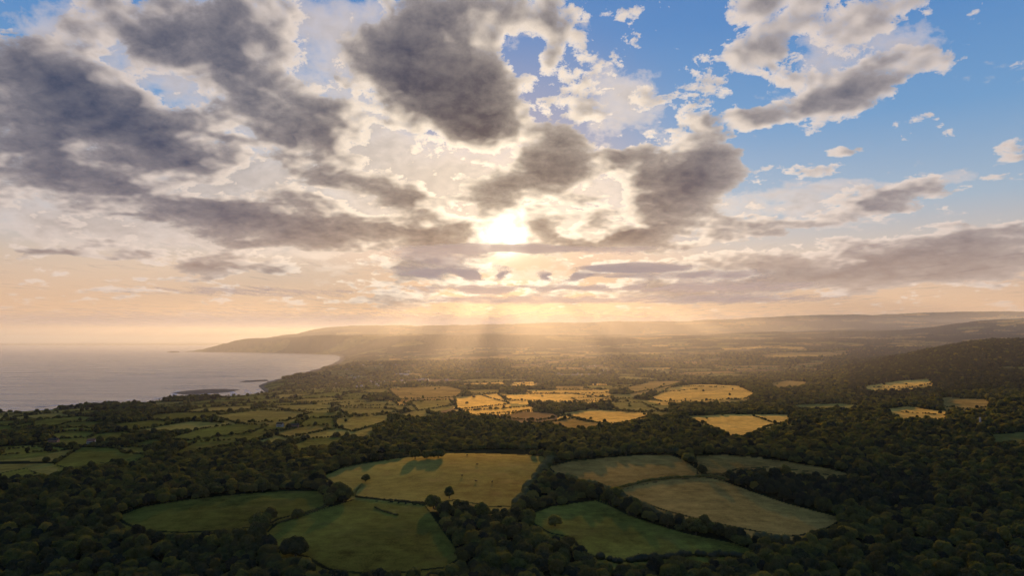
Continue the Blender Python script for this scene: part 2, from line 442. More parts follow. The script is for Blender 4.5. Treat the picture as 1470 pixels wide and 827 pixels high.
# ------------------------------------------------------------------ fields (outlines by picture point, laid on the land)
PAST, LUSH, TAN, GOLD, BROWN, WOODF, MEADOW = range(7)
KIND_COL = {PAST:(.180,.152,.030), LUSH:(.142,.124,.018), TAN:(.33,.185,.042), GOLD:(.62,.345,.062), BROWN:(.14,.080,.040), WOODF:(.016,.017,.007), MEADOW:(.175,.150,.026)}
FIELDS = [  # name, kind, y0, y1, outline
 (LUSH,380,760,[(167,742),(204,728),(272,717),(340,710),(408,705.5),(459,705.5),(472,716),(466,727),(439,736),(398,746),(384,755),(323,762),(258,765),(205,762),(180,752)]),
 (LUSH,330,720,[(378,768),(400,750),(440,739),(470,729),(510,717),(560,721),(612,726),(628,748),(640,765),(655,785),(662,802),(640,815),(580,822),(520,824),(470,818),(440,800),(400,790)]),
 (MEADOW,560,860,[(464,684),(490,672),(540,663),(590,655),(625,651),(700,651.5),(775,655),(792,658),(783,668),(770,682),(755,702),(750,718),(735,728),(700,729),(655,718),(610,725),(560,719.5),(512,713),(480,696)]),
 (TAN,560,860,[(786,670),(820,662),(871,657),(922,653.5),(963,653.5),(982,660),(1003,675),(1002,683),(960,686),(920,692),(880,701),(850,692),(800,682)]),
 (TAN,450,760,[(888,704),(930,694),(975,688),(1020,686),(1040,691),(1080,706),(1130,723),(1180,736),(1214,745),(1190,758),(1150,769),(1125,771),(1080,762),(1020,750),(960,735),(905,716)]),
 (LUSH,340,720,[(755,740),(790,727),(855,718),(876,726),(900,738),(945,753),(985,766),(1060,781),(1088,792),(1060,798),(985,797),(950,802),(890,807),(860,802),(835,792),(820,772),(790,766),(765,752)]),
 (TAN,620,900,[(997,655),(1040,653),(1100,659),(1150,666),(1190,673),(1224,682),(1200,684),(1150,676),(1100,671),(1060,673),(1037,681),(1010,681),(1000,670)]),
 (GOLD,900,1700,[(982,598),(1045,595),(1137,596),(1132,606),(1100,613),(1086,621),(1052,631),(1030,616),(1000,606)]),
 (GOLD,1000,2400,[(1236,556),(1280,548),(1335,543),(1342,550),(1310,556.5),(1250,563)]),
 (GOLD,900,2000,[(1268,588),(1300,583.5),(1362,591),(1360,602),(1290,604)]),
 (TAN,900,2400,[(1350,570),(1420,573),(1424,584),(1395,588),(1352,584)]),
 (PAST,700,1800,[(1420,624),(1480,620),(1480,634),(1425,638)]),
 (GOLD,1200,2600,[(932,572),(958,558),(1000,551.5),(1060,554),(1086,566),(1070,573),(1000,577),(950,577)]),
 (TAN,1500,2800,[(900,556),(935,548),(985,546.5),(1000,549),(940,559),(905,565)]),
 (TAN,1500,2800,[(556,558.5),(640,554.5),(668,561),(655,570),(573,574)]),
 (GOLD,1300,2600,[(653,570),(715,565),(731,580),(655,588)]),
 (GOLD,1400,2700,[(716,567),(820,565.5),(882,572),(830,577),(732,575)]),
 (GOLD,1400,2600,[(820,572),(878,569.5),(880,576),(834,578)]),
 (GOLD,1300,2400,[(660,590),(762,583.5),(770,588),(677,596)]),
 (BROWN,1100,2000,[(705,599),(752,591),(786,592),(806,598),(769,604)]),
 (GOLD,1100,2100,[(804,594),(847,587),(935,593),(932,598.5),(888,609),(852,606)]),
 (PAST,1300,2300,[(872,577),(922,578.5),(948,590.5),(888,590)]),
 (TAN,1000,1800,[(786,607),(820,601),(874,610),(820,618)]),
 (GOLD,1800,3000,[(663,551),(725,548.5),(726,552.5),(665,554)]),
 (GOLD,1800,3000,[(734,549),(770,547.5),(768,551),(734,552)]),
 (GOLD,1600,2900,[(752,559.5),(878,559.5),(874,564.5),(760,564.5)]),
 (LUSH,800,1700,[(240,630),(289,616),(340,609),(384,611),(362,621),(272,633)]),
 (LUSH,750,1500,[(246,651),(282,635),(340,632),(344,637),(289,647),(258,655)]),
 (LUSH,650,1400,[(76,667),(116,642),(170,644),(178,651),(219,653.5),(204,659),(136,666),(100,673)]),
 (LUSH,750,1500,[(414,642),(442,630),(490,628),(494,635),(425,648)]),
 (PAST,850,1700,[(385,623),(430,613),(470,611),(470,617),(415,629)]),
 (PAST,1000,2100,[(304,597),(374,589),(447,593),(410,605),(340,608)]),
 (PAST,1200,2400,[(378,583),(476,580.5),(477,588),(420,590)]),
 (LUSH,950,1800,[(66,615),(102,606),(160,605.5),(130,614.5)]),
 (LUSH,850,1700,[(70,624),(100,619),(140,620),(128,629),(80,630)]),
 (PAST,900,1900,[(480,601),(558,595.5),(563,604),(507,620),(482,614)]),
 (PAST,1200,2300,[(480,579),(565,576.5),(572,582),(490,584)]),
 (PAST,1100,2200,[(482,586),(560,587),(575,592),(500,597)]),
 (LUSH,800,1600,[(180,640),(222,630),(236,632),(205,643)]),
 (LUSH,700,1500,[(0,646),(60,642),(70,648),(0,654)]),
 (LUSH,650,1400,[(0,680),(40,672),(52,680),(0,690)]),
 (LUSH,1000,2000,[(20,612),(45,606),(48,611),(20,616)]),
 (PAST,1000,2100,[(588,577),(645,574),(652,582),(600,590)]),
 (TAN,4000,7500,[(1080,511),(1120,506.5),(1190,505),(1228,508.5),(1190,512.5),(1110,514)]),
 (GOLD,4000,7500,[(1085,512),(1130,508.8),(1226,509),(1185,511.6),(1120,513)]),
 (TAN,1500,3500,[(1104,551),(1130,546),(1163,549),(1150,556),(1110,558)]),
]
POLY = []
for kind, y0, y1, pts in FIELDS:
    P = np.array([ground_hit(px, py, y0, y1) for px, py in pts])
    POLY.append((kind, P))
HIDE = 6.5
POLY_BB = [(P[:, 0].min(), P[:, 0].max(), P[:, 1].min(), P[:, 1].max()) for _, P in POLY]

def patchwork(X, Y, size):
    """irregular field cells: returns cell value, a second value and the gap to the nearest boundary"""
    x = X/size + .55*fbm(X/size/1.7, Y/size/1.7, 91, 3); y = Y/size*.75 + .55*fbm(X/size/1.7, Y/size/1.7, 97, 3)
    ix, iy = np.floor(x), np.floor(y)
    d1 = np.full(X.shape, 9.0); d2 = np.full(X.shape, 9.0); c1 = np.zeros(X.shape); c2 = np.zeros(X.shape)
    for ox in (-1, 0, 1):
        for oy in (-1, 0, 1):
            gx, gy = ix+ox, iy+oy
            d = (gx+.1+.8*hash2(gx, gy, 5)-x)**2 + (gy+.1+.8*hash2(gx, gy, 6)-y)**2
            d = np.sqrt(d)
            new = d < d1
            d2 = np.where(new, d1, np.minimum(d2, d))
            c1 = np.where(new, hash2(gx, gy, 7), c1); c2 = np.where(new, hash2(gx, gy, 8), c2)
            d1 = np.where(new, d, d1)
    return c1, c2, (d2-d1)*size*.5

def cover(X, Y):
    """land cover: kind, distance to the nearest hedge line, explicit field index"""
    X = np.asarray(X, float); Y = np.asarray(Y, float)
    U = W0/2 + F*X/np.maximum(Y, 50)
    kind = np.full(X.shape, WOODF); gap = np.full(X.shape, 99.0)
    tint = np.zeros(X.shape)
    fid = np.full(X.shape, -1)
    # patchwork of small fields beyond the near woods
    for lo, hi, size in ((690, 2700, 120.0), (2700, 8000, 210.0), (8000, 70000, 520.0)):
        m = (Y >= lo) & (Y < hi)
        if not m.any(): continue
        c1, c2, g = patchwork(X[m], Y[m], size)
        u, y = U[m], Y[m]
        wood = np.full(c1.shape, .45)
        wood = np.where((u < 620) & (y < 2300), .16, wood)
        wood = np.where((u > 540) & (u < 1000) & (y < 1300), .93, wood)
        wood = np.where((u > 960) & (y < 3300), .93, wood)
        wood = np.where((u > 1230) & (y < 4000), .985, wood)
        wood = np.where((u > 600) & (u < 960) & (y > 1300) & (y < 2700), .30, wood)
        wood = np.where(y > 2700, .50, wood)
        wood = np.where(y > 8000, .72, wood)
        wood = np.where((y < 900) & (u > 430), .9, wood)
        wood = np.where((y < 820) & (u > 430), 2.0, wood)
        wood = np.where((y < 1000) & (u > 430) & (u < 980), 2.0, wood)
        wood = np.where((y < 820) & (u <= 430), .62, wood)
        k = np.where(c1 < wood, WOODF, PAST)
        f = (c1-wood)/(1-wood)
        lushy = u < 560
        k = np.where((c1 >= wood) & (f > .45), np.where(lushy, LUSH, TAN), k)
        k = np.where((c1 >= wood) & (f > .72) & ~lushy & (y > 1200), BROWN, k)
        k = np.where((c1 >= wood) & (f > .88) & ~lushy, GOLD, k)
        kind[m] = k; gap[m] = g; tint[m] = c2
    for i, ((kd, P), bb) in enumerate(zip(POLY, POLY_BB)):
        m = (X > bb[0]-40) & (X < bb[1]+40) & (Y > bb[2]*.92) & (Y < bb[3]+20)
        if not m.any(): continue
        idx = np.nonzero(m)
        wob = np.clip(Y[idx]/160, 2, 12)
        xx = X[idx]+wob*2.4*fbm(X[idx]/34, Y[idx]/34, 61, 4); yy = Y[idx]+wob*2.4*fbm(X[idx]/34, Y[idx]/34, 67, 4)
        ins = inside(xx, yy, P)
        # the outline seen ends at the tops of the trees in front, so the ground goes on a little nearer
        free = fid[idx] < 0
        for part in (.5, 1.0):
            f = 1 + part*HIDE/135.0 if i < 7 else 1 + part*HIDE*1.15/145.0
            ins |= free & inside(xx*f, yy*f, P)
        sel = tuple(a[ins] for a in idx)
        kind[sel] = kd; fid[sel] = i; tint[sel] = (i*.371) % 1
        gap[sel] = seg_dist(X[sel], Y[sel], P, True)
    return kind, gap, tint, fid

def mesh_grid(name, V, nr, nc, cols=None, attrs=()):
    me = bpy.data.meshes.new(name)
    me.vertices.add(len(V)); me.vertices.foreach_set('co', V.astype(np.float32).ravel())
    i = np.arange(nr-1)[:, None]*nc + np.arange(nc-1)[None, :]
    q = np.stack([i, i+1, i+nc+1, i+nc], -1).reshape(-1, 4)
    me.loops.add(q.size); me.loops.foreach_set('vertex_index', q.ravel().astype(np.int32))
    me.polygons.add(len(q)); me.polygons.foreach_set('loop_start', np.arange(0, q.size, 4, dtype=np.int32))
    me.polygons.foreach_set('loop_total', np.full(len(q), 4, np.int32))
    me.polygons.foreach_set('use_smooth', np.ones(len(q), bool))
    if cols is not None:
        a = me.color_attributes.new('field_colour', 'FLOAT_COLOR', 'POINT'); a.data.foreach_set('color', cols.astype(np.float32).ravel())
    me.update(calc_edges=True); me.validate()
    return me

def ground_material():
    m, nt = new_mat('ground'); n = N(nt)
    at = n.add('ShaderNodeAttribute'); at.attribute_name = 'field_colour'
    geo = n.add('ShaderNodeNewGeometry'); P = geo.outputs['Position']
    crop = at.outputs['Alpha']
    n1 = n.noise(P, .012, 5, .6); n2 = n.noise(P, .09, 5, .65); n3 = n.noise(P, .9, 4, .7)
    mp = n.add('ShaderNodeMapping'); n.link(P, mp.inputs[0]); mp.inputs[2].default_value = (0, 0, .35); mp.inputs[3].default_value = (.02, .35, .1)
    st = n.noise(mp.outputs[0], 1.0, 3, .6)
    f = n.math('MULTIPLY_ADD', n.math('SUBTRACT', n1, .5), 2.3, 1.0)
    f = n.math('MULTIPLY_ADD', n.math('SUBTRACT', n2, .5), 2.0, f)
    f = n.math('MULTIPLY_ADD', n.math('SUBTRACT', n3, .5), 1.8, f)
    f = n.math('MULTIPLY_ADD', n.math('SUBTRACT', st, .5), .55, f)
    f = n.math('MAXIMUM', f, .25)
    sc = n.add('ShaderNodeVectorMath', operation='SCALE'); n.link(at.outputs['Color'], sc.inputs[0]); n.link(f, sc.inputs['Scale'])
    # dry patches
    dry = n.smooth(n.noise(P, .03, 6, .65), .5, .72)
    c = n.mix(n.math('MULTIPLY', dry, n.math('MULTIPLY', crop, .6)), sc.outputs[0], (.30, .185, .05, 1))
    wet = n.smooth(n.noise(P, .017, 6, .68), .52, .70)
    c = n.mix(n.math('MULTIPLY', wet, n.math('MULTIPLY', n.math('SUBTRACT', 1.0, crop), .9)), c, (.055, .062, .012, 1))
    bs = n.add('ShaderNodeBsdfDiffuse'); n.link(c, bs.inputs[0]); bs.inputs['Roughness'].default_value = .3
    b1 = n.add('ShaderNodeBump'); b1.inputs['Strength'].default_value = .35; b1.inputs['Distance'].default_value = .6
    n.link(n.math('ADD', n3, n.math('MULTIPLY', n2, 2)), b1.inputs['Height'])
    n.link(b1.outputs[0], bs.inputs['Normal'])
    # dry stalks gleam when the sun stands low behind them
    gl = n.add('ShaderNodeBsdfGlossy'); gl.inputs['Roughness'].default_value = .75
    n.link(n.mix(.55, c, (.80, .50, .13, 1)), gl.inputs[0])
    mg = n.add('ShaderNodeMixShader'); n.link(n.math('MULTIPLY', n.math('MULTIPLY', crop, crop), .24), mg.inputs[0])
    n.link(bs.outputs[0], mg.inputs[1]); n.link(gl.outputs[0], mg.inputs[2])
    sn = n.add('ShaderNodeBsdfSheen'); sn.inputs['Roughness'].default_value = .5
    n.link(n.mix(.5, c, (.85, .56, .17, 1)), sn.inputs[0])
    m3 = n.add('ShaderNodeMixShader'); n.link(n.math('MULTIPLY', n.math('MULTIPLY', crop, crop), .30), m3.inputs[0])
    n.link(mg.outputs[0], m3.inputs[1]); n.link(sn.outputs[0], m3.inputs[2])
    o = n.add('ShaderNodeOutputMaterial'); n.link(m3.outputs[0], o.inputs[0])
    return m

def build_ground():
    px = np.concatenate([np.linspace(-1500, -60, 60), np.arange(-50, 1521, 1.25), np.linspace(1535, 2970, 60)])
    ys = [20.0, 60, 120, 200]
    y = 240.0
    while y < 60000:
        y += max(1.3, min(y*y/115000.0, y*.0105)); ys.append(y)
    ys = np.array(ys)
    PX, YY = np.meshgrid(px, ys)
    X = YY*(PX-W0/2)/F
    # spread the closest rows so the sheet also lies under the viewer
    Z = height(X.ravel(), YY.ravel())
    kind, gap, tint, fid = cover(X.ravel(), YY.ravel())
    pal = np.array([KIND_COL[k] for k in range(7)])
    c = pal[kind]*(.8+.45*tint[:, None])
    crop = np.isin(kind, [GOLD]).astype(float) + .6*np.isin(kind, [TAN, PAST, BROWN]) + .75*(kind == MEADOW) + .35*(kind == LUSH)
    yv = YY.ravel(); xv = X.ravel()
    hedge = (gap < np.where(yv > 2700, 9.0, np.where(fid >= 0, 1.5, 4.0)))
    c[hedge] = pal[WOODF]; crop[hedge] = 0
    # town and rough ground colours on the hazy plain
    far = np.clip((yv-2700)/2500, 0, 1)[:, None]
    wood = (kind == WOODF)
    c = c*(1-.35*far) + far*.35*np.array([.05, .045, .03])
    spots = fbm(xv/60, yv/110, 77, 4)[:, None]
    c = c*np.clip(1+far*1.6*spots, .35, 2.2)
    # canopy roughness where single trees are no longer modelled
    rough = np.clip((yv-5200)/1500, 0, 1)*(wood | hedge)
    Z = Z + rough*(5+9*(hash2(np.arange(len(Z)), np.zeros(len(Z)), 3)))*(Z > 3)
    shore = (Z < 2.2)
    c[shore] = (.16, .125, .09); crop[shore] = 0
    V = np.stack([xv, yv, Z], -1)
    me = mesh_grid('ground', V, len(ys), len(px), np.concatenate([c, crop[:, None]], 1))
    o = bpy.data.objects.new('ground', me); COL.objects.link(o)
    o['kind'] = 'structure'
    me.materials.append(ground_material())
    return o

def build_sea():
    m, nt = new_mat('sea'); n = N(nt)
    geo = n.add('ShaderNodeNewGeometry'); P = geo.outputs['Position']
    mp = n.add('ShaderNodeMapping'); n.link(P, mp.inputs[0]); mp.inputs[2].default_value = (0, 0, .25); mp.inputs[3].default_value = (.0022, .011, .01)
    st = n.noise(mp.outputs[0], 1.0, 5, .6)
    mp2 = n.add('ShaderNodeMapping'); n.link(P, mp2.inputs[0]); mp2.inputs[2].default_value = (0, 0, .25); mp2.inputs[3].default_value = (.16, .30, .2)
    w1 = n.noise(mp2.outputs[0], 1.0, 6, .65)
    w2 = n.noise(P, .5, 3, .6)
    bs = n.add('ShaderNodeBsdfPrincipled')
    n.link(n.mix(n.smooth(st, .35, .7), (.092, .098, .092, 1), (.112, .114, .106, 1)), bs.inputs['Base Color'])
    n.link(n.math('MULTIPLY_ADD', n.smooth(st, .30, .75), .07, .22), bs.inputs['Roughness'])
    bs.inputs['IOR'].default_value = 1.33
    b1 = n.add('ShaderNodeBump'); b1.inputs['Strength'].default_value = .16; b1.inputs['Distance'].default_value = .5
    n.link(n.math('ADD', n.math('MULTIPLY', w1, 2.2), n.math('MULTIPLY', w2, .5)), b1.inputs['Height'])
    n.link(b1.outputs[0], bs.inputs['Normal'])
    o = n.add('ShaderNodeOutputMaterial'); n.link(bs.outputs[0], o.inputs[0])
    xs = np.array([-90000, -30000, -9000, -3000, 3000, 12000.]); ys = np.array([600, 2000, 6000, 20000, 60000, 160000.])
    X, Y = np.meshgrid(xs, ys)
    V = np.stack([X.ravel(), Y.ravel(), np.zeros(X.size)], -1)
    me = mesh_grid('sea', V, len(ys), len(xs))
    me.materials.append(m)
    ob = bpy.data.objects.new('sea', me); COL.objects.link(ob); ob['kind'] = 'structure'

HAZE_D, VALLEY_D = 1.0e-5, 4.3e-5
def haze_box(name, label, dens, colour, lo, hi):
    m, nt = new_mat(name); n = N(nt)
    v = n.add('ShaderNodeVolumeScatter'); v.inputs['Color'].default_value = colour
    v.inputs['Density'].default_value = dens; v.inputs['Anisotropy'].default_value = .53
    o = n.add('ShaderNodeOutputMaterial'); n.link(v.outputs[0], o.inputs['Volume'])
    bm = bmesh.new(); bmesh.ops.create_cube(bm, size=1)
    lo, hi = Vector(lo), Vector(hi)
    bmesh.ops.scale(bm, vec=hi-lo, verts=bm.verts); bmesh.ops.translate(bm, vec=(lo+hi)/2, verts=bm.verts)
    me = bpy.data.meshes.new(name); bm.to_mesh(me); bm.free(); me.materials.append(m)
    o = bpy.data.objects.new(name, me); COL.objects.link(o); o['kind'] = 'stuff'; o['label'] = label
def build_haze():
    haze_box('haze', 'thin clear evening haze over the whole landscape', HAZE_D, (.72, .84, 1, 1), (-60000, -2500, -30), (60000, 122000, 800))
    haze_box('valley_haze', 'golden haze lying over the bay and the far plain', VALLEY_D, (.97, .84, .74, 1), (-50000, 1250, -28), (50000, 110000, 640))

CLOUD_Z = 1500.0
def build_cloud_layer():
    """a thin real sheet of cloud under the sun: it shades the land and lets the light through in shafts"""
    m, nt = new_mat('cloud_layer'); n = N(nt)
    geo = n.add('ShaderNodeNewGeometry'); P = geo.outputs['Position']
    k = n.add('ShaderNodeVectorMath', operation='SCALE'); n.link(P, k.inputs[0]); k.inputs['Scale'].default_value = .001
    S = (CLOUD_Z-50)/math.tan(SUN_EL)/1000          # the shade of a point lies this far nearer, in km
    wn = n.add('ShaderNodeTexNoise'); n.link(k.outputs[0], wn.inputs['Vector']); wn.inputs['Scale'].default_value = 1.6; wn.inputs['Detail'].default_value = 4
    off = n.vmath('SUBTRACT', wn.outputs['Color'], (.5, .5, .5))
    o2 = n.add('ShaderNodeVectorMath', operation='MULTIPLY'); n.link(off, o2.inputs[0]); o2.inputs[1].default_value = (.20, .50, 0)
    pw = n.vmath('ADD', k.outputs[0], o2.outputs[0])
    dense = n.blobs(pw, [(x, y+S, rx, ry, 0, s) for (x, y, rx, ry, s) in [
        (-.25, .25, 1.7, .72, 1.25), (1.3, .30, 1.6, .55, .75), (-1.1, 1.1, 1.2, 1.6, .75), (-10, 42, 50, 33, .8), (.45, .55, .6, .35, .6), (2.2, 2.8, 1.3, 1.1, 2.0), (1.5, .8, .9, .5, .35),
        (-1.2, 3.8, 1.8, 2.2, .95), (.6, 4.6, 2.4, 1.7, .9), (3.6, 4.2, 2.6, 1.6, .8), (4.6, 7.2, 4.5, 2.6, .85), (-.4, 8.0, 3.8, 2.6, .85), (.2, 12.5, 5, 3.6, .8), (6.5, 12, 6, 4, .7), (-7, 9, 5, 3, .45)]])
    gaps = n.blobs(pw, [(x, y+S, rx, ry, 0, s) for (x, y, rx, ry, s) in [
        (.20, 1.95, .62, .75, 1.6), (.54, 1.95, .42, .6, 1.4), (.42, 1.2, .42, .42, 1.6), (.97, 1.52, .46, .55, 1.6), (-.09, .79, .36, .30, 1.9), (.40, .80, .3, .12, .8), (.7, .95, .5, .3, .6),
        (.80, 1.0, .6, .5, .8), (2.1, 5.1, .8, .6, 1.0), (-2.1, 5.5, .35, 1.5, 1.0), (-1.25, 4.6, .30, 1.4, 1.1), (-.48, 4.1, .30, 1.6, 1.7), (.20, 4.9, .50, 2.0, 2.2), (.98, 4.4, .30, 1.5, 1.7), (1.7, 5.4, .34, 1.6, 1.2),
        (2.5, 6.2, .36, 1.6, 1.2), (3.4, 6.5, .40, 1.8, 1.0), (-1.7, 9, .5, 2, .9), (.30, 8.8, .45, 2, 1.2), (1.4, 9.2, .5, 2, 1.0), (2.9, 10, .55, 2.2, 1.0)]])
    mp = n.add('ShaderNodeMapping'); n.link(k.outputs[0], mp.inputs[0]); mp.inputs[3].default_value = (1.3, .42, 1)
    nz = n.noise(mp.outputs[0], 1.5, 8, .62)
    a = n.math('SUBTRACT', dense, gaps)
    a = n.math('MULTIPLY_ADD', n.math('SUBTRACT', nz, .5), 1.6, a)
    a = n.smooth(a, .08, .78, 0, 1)
    sy = n.add('ShaderNodeSeparateXYZ'); n.link(k.outputs[0], sy.inputs[0])
    a = n.math('MULTIPLY', a, n.smooth(sy.outputs[1], S+1.0, S+2.8, .77, .97))
    df = n.add('ShaderNodeBsdfDiffuse'); df.inputs[0].default_value = (.90, .80, .70, 1)
    tr = n.add('ShaderNodeBsdfTranslucent'); tr.inputs[0].default_value = (1, .82, .64, 1)
    mx = n.add('ShaderNodeMixShader'); mx.inputs[0].default_value = .8; n.link(df.outputs[0], mx.inputs[1]); n.link(tr.outputs[0], mx.inputs[2])
    tp = n.add('ShaderNodeBsdfTransparent')
    m2 = n.add('ShaderNodeMixShader'); n.link(a, m2.inputs[0]); n.link(tp.outputs[0], m2.inputs[1]); n.link(mx.outputs[0], m2.inputs[2])
    o = n.add('ShaderNodeOutputMaterial'); n.link(m2.outputs[0], o.inputs[0])
    xs = np.linspace(-45000, 40000, 24); ys = np.linspace(8800, 76000, 24)
    X, Y = np.meshgrid(xs, ys)
    V = np.stack([X.ravel(), Y.ravel(), np.full(X.size, CLOUD_Z)], -1)
    me = mesh_grid('cloud_layer', V, len(ys), len(xs)); me.materials.append(m)
    ob = bpy.data.objects.new('clouds', me); COL.objects.link(ob); ob['kind'] = 'stuff'
    ob['label'] = 'thin bank of grey stratus cloud just below the low sun'


# ------------------------------------------------------------------ trees
def bark_material():
    m, nt = new_mat('bark'); n = N(nt)
    geo = n.add('ShaderNodeNewGeometry')
    c = n.ramp(n.noise(geo.outputs['Position'], 3.0, 5, .6), [(.3, (.035, .026, .018)), (.7, (.10, .08, .055))])
    bs = n.add('ShaderNodeBsdfPrincipled'); n.link(c, bs.inputs['Base Color']); bs.inputs['Roughness'].default_value = .9
    o = n.add('ShaderNodeOutputMaterial'); n.link(bs.outputs[0], o.inputs[0])
    return m

def leaf_material(name, dark, light, warm):
    m, nt = new_mat(name); n = N(nt)
    oi = n.add('ShaderNodeObjectInfo'); geo = n.add('ShaderNodeNewGeometry')
    nz = n.noise(geo.outputs['Position'], .35, 3, .6)
    at = n.add('ShaderNodeAttribute'); at.attribute_name = 'clump'
    f = n.math('MULTIPLY_ADD', at.outputs['Fac'], .5, n.math('MULTIPLY', nz, .5))
    c = n.mix(f, (*dark, 1), (*light, 1))
    c = n.mix(n.math('MULTIPLY', n.smooth(oi.outputs['Random'], .55, 1.0), .75), c, (*warm, 1))
    sc = n.add('ShaderNodeVectorMath', operation='SCALE'); n.link(c, sc.inputs[0])
    n.link(n.math('MULTIPLY_ADD', n.math('FRACT', n.math('MULTIPLY', oi.outputs['Random'], 7.3)), 1.0, .5), sc.inputs['Scale'])
    df = n.add('ShaderNodeBsdfDiffuse'); n.link(sc.outputs[0], df.inputs[0])
    tl = n.add('ShaderNodeBsdfTranslucent')
    n.link(n.mix(1.0, sc.outputs[0], (2.3, 1.9, .6, 1), 'MULTIPLY'), tl.inputs[0])
    gl = n.add('ShaderNodeBsdfGlossy'); gl.inputs['Roughness'].default_value = .55; gl.inputs[0].default_value = (.5, .5, .45, 1)
    a = n.add('ShaderNodeMixShader'); a.inputs[0].default_value = .5; n.link(df.outputs[0], a.inputs[1]); n.link(tl.outputs[0], a.inputs[2])
    b = n.add('ShaderNodeMixShader'); b.inputs[0].default_value = .05; n.link(a.outputs[0], b.inputs[1]); n.link(gl.outputs[0], b.inputs[2])
    o = n.add('ShaderNodeOutputMaterial'); n.link(b.outputs[0], o.inputs[0])
    return m

def unit(v): return v/np.maximum(np.linalg.norm(v, axis=-1, keepdims=True), 1e-9)

def leaf_mesh(name, lobes, nleaf, leaf, mat, seed, core=.80):
    """a crown: leaf clumps spread over and through many overlapping lobes, round a dark ragged core"""
    r = np.random.default_rng(seed)
    L = np.array([l[:3] for l in lobes]); S = np.array([l[3:] for l in lobes])
    w = (S[:, 0]*S[:, 1]+S[:, 0]*S[:, 2]); k = r.choice(len(L), nleaf, p=w/w.sum())
    d = unit(r.normal(size=(nleaf, 3))); d[:, 2] = np.where(d[:, 2] < -.45, -d[:, 2], d[:, 2])
    rad = 1 - .28*r.random(nleaf)**1.6 + .05*r.normal(size=nleaf)
    p = L[k] + d*S[k]*rad[:, None]
    ins = np.zeros(nleaf, bool)
    for j in range(len(L)):
        ins |= (j != k) & ((((p-L[j])/S[j])**2).sum(1) < .62)
    keep = ~ins
    p, d, k = p[keep], d[keep], k[keep]
    n = len(p)
    nor = unit(d/S[k]*S[k].mean(1, keepdims=True) + .75*r.normal(size=(n, 3)) + np.array([0, 0, .25]))
    t = unit(np.cross(nor, r.normal(size=(n, 3)))); b = np.cross(nor, t)
    sz = leaf*(.55+.9*r.random((n, 1)))
    q = np.stack([p-t*sz*.5, p+b*sz*.42+nor*sz*.08, p+t*sz*.55, p-b*sz*.42-nor*sz*.05], 1).reshape(-1, 3)
    clump = np.repeat(np.clip(.5+.5*r.normal(size=len(L))[k]*.5 + .3*(r.random(n)-.5), 0, 1), 4)
    faces = np.arange(n*4).reshape(n, 4)
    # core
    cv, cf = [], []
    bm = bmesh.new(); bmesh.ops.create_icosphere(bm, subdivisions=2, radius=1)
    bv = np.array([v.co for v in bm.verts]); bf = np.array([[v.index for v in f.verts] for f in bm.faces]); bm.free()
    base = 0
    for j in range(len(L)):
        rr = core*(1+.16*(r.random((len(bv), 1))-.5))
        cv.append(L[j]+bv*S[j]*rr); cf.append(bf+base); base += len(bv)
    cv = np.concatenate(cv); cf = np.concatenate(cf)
    V = np.concatenate([q, cv]); me = bpy.data.meshes.new(name)
    me.vertices.add(len(V)); me.vertices.foreach_set('co', V.astype(np.float32).ravel())
    li = np.concatenate([faces.ravel(), (cf+len(q)).ravel()])
    ls = np.concatenate([np.arange(n)*4, n*4+np.arange(len(cf))*3]); lt = np.concatenate([np.full(n, 4), np.full(len(cf), 3)])
    me.loops.add(len(li)); me.loops.foreach_set('vertex_index', li.astype(np.int32))
    me.polygons.add(len(ls)); me.polygons.foreach_set('loop_start', ls.astype(np.int32)); me.polygons.foreach_set('loop_total', lt.astype(np.int32))
    at = me.attributes.new('clump', 'FLOAT', 'POINT')
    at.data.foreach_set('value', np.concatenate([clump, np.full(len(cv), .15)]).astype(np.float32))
    me.update(calc_edges=True); me.validate()
    me.materials.append(mat)
    return me

def crown_lobes(seed, h, wide, nl, dome=1.0):
    """lobes of a crown whose half-width is about 1, standing from z=.35 up to h"""
    r = np.random.default_rng(seed)
    out = [(0, 0, h*.52, wide*.72, wide*.72, h*.36)]
    for i in range(nl):
        a = i*2.399+r.random()*.6; t = (i+.5)/nl
        zc = h*(.36+.46*t); rad = wide*(.62*math.sqrt(max(0, 1-(t*.95)**2))*dome)
        s = .30+.18*r.random()
        out.append((math.cos(a)*rad*(.85+.3*r.random()), math.sin(a)*rad*(.85+.3*r.random()), zc, s*wide, s*wide, s*wide*(.75+.3*r.random())))
    return out

def trunk_mesh(name, seed, h, mat):
    """tapered trunk with limbs reaching into the crown"""
    r = np.random.default_rng(seed)
    bm = bmesh.new()
    def limb(a, b, r0, r1, seg=7):
        a, b = Vector(a), Vector(b); ax = (b-a).normalized(); s_ = ax.orthogonal().normalized(); u_ = ax.cross(s_)
        rings = []
        for k in range(4):
            t = k/3; c = a.lerp(b, t) + s_*math.sin(t*3)*.02; rr = r0+(r1-r0)*t
            rings.append([bm.verts.new(c+(s_*math.cos(2*math.pi*i/seg)+u_*math.sin(2*math.pi*i/seg))*rr) for i in range(seg)])
        for A, B in zip(rings, rings[1:]):
            for i in range(seg): bm.faces.new((A[i], A[(i+1) % seg], B[(i+1) % seg], B[i]))
        bm.faces.new(rings[-1])
    limb((0, 0, -.15), (.02, .01, h*.45), .085, .055)
    for i in range(6):
        a = i*1.1+r.random(); z = h*(.25+.2*r.random())
        limb((.01, 0, z), (math.cos(a)*.5, math.sin(a)*.5, z+h*.28), .04, .014, 5)
    limb((.02, .01, h*.42), (-.03, .04, h*.78), .055, .02)
    me = bpy.data.meshes.new(name); bm.to_mesh(me); bm.free(); me.materials.append(mat)
    for p in me.polygons: p.use_smooth = True
    return me

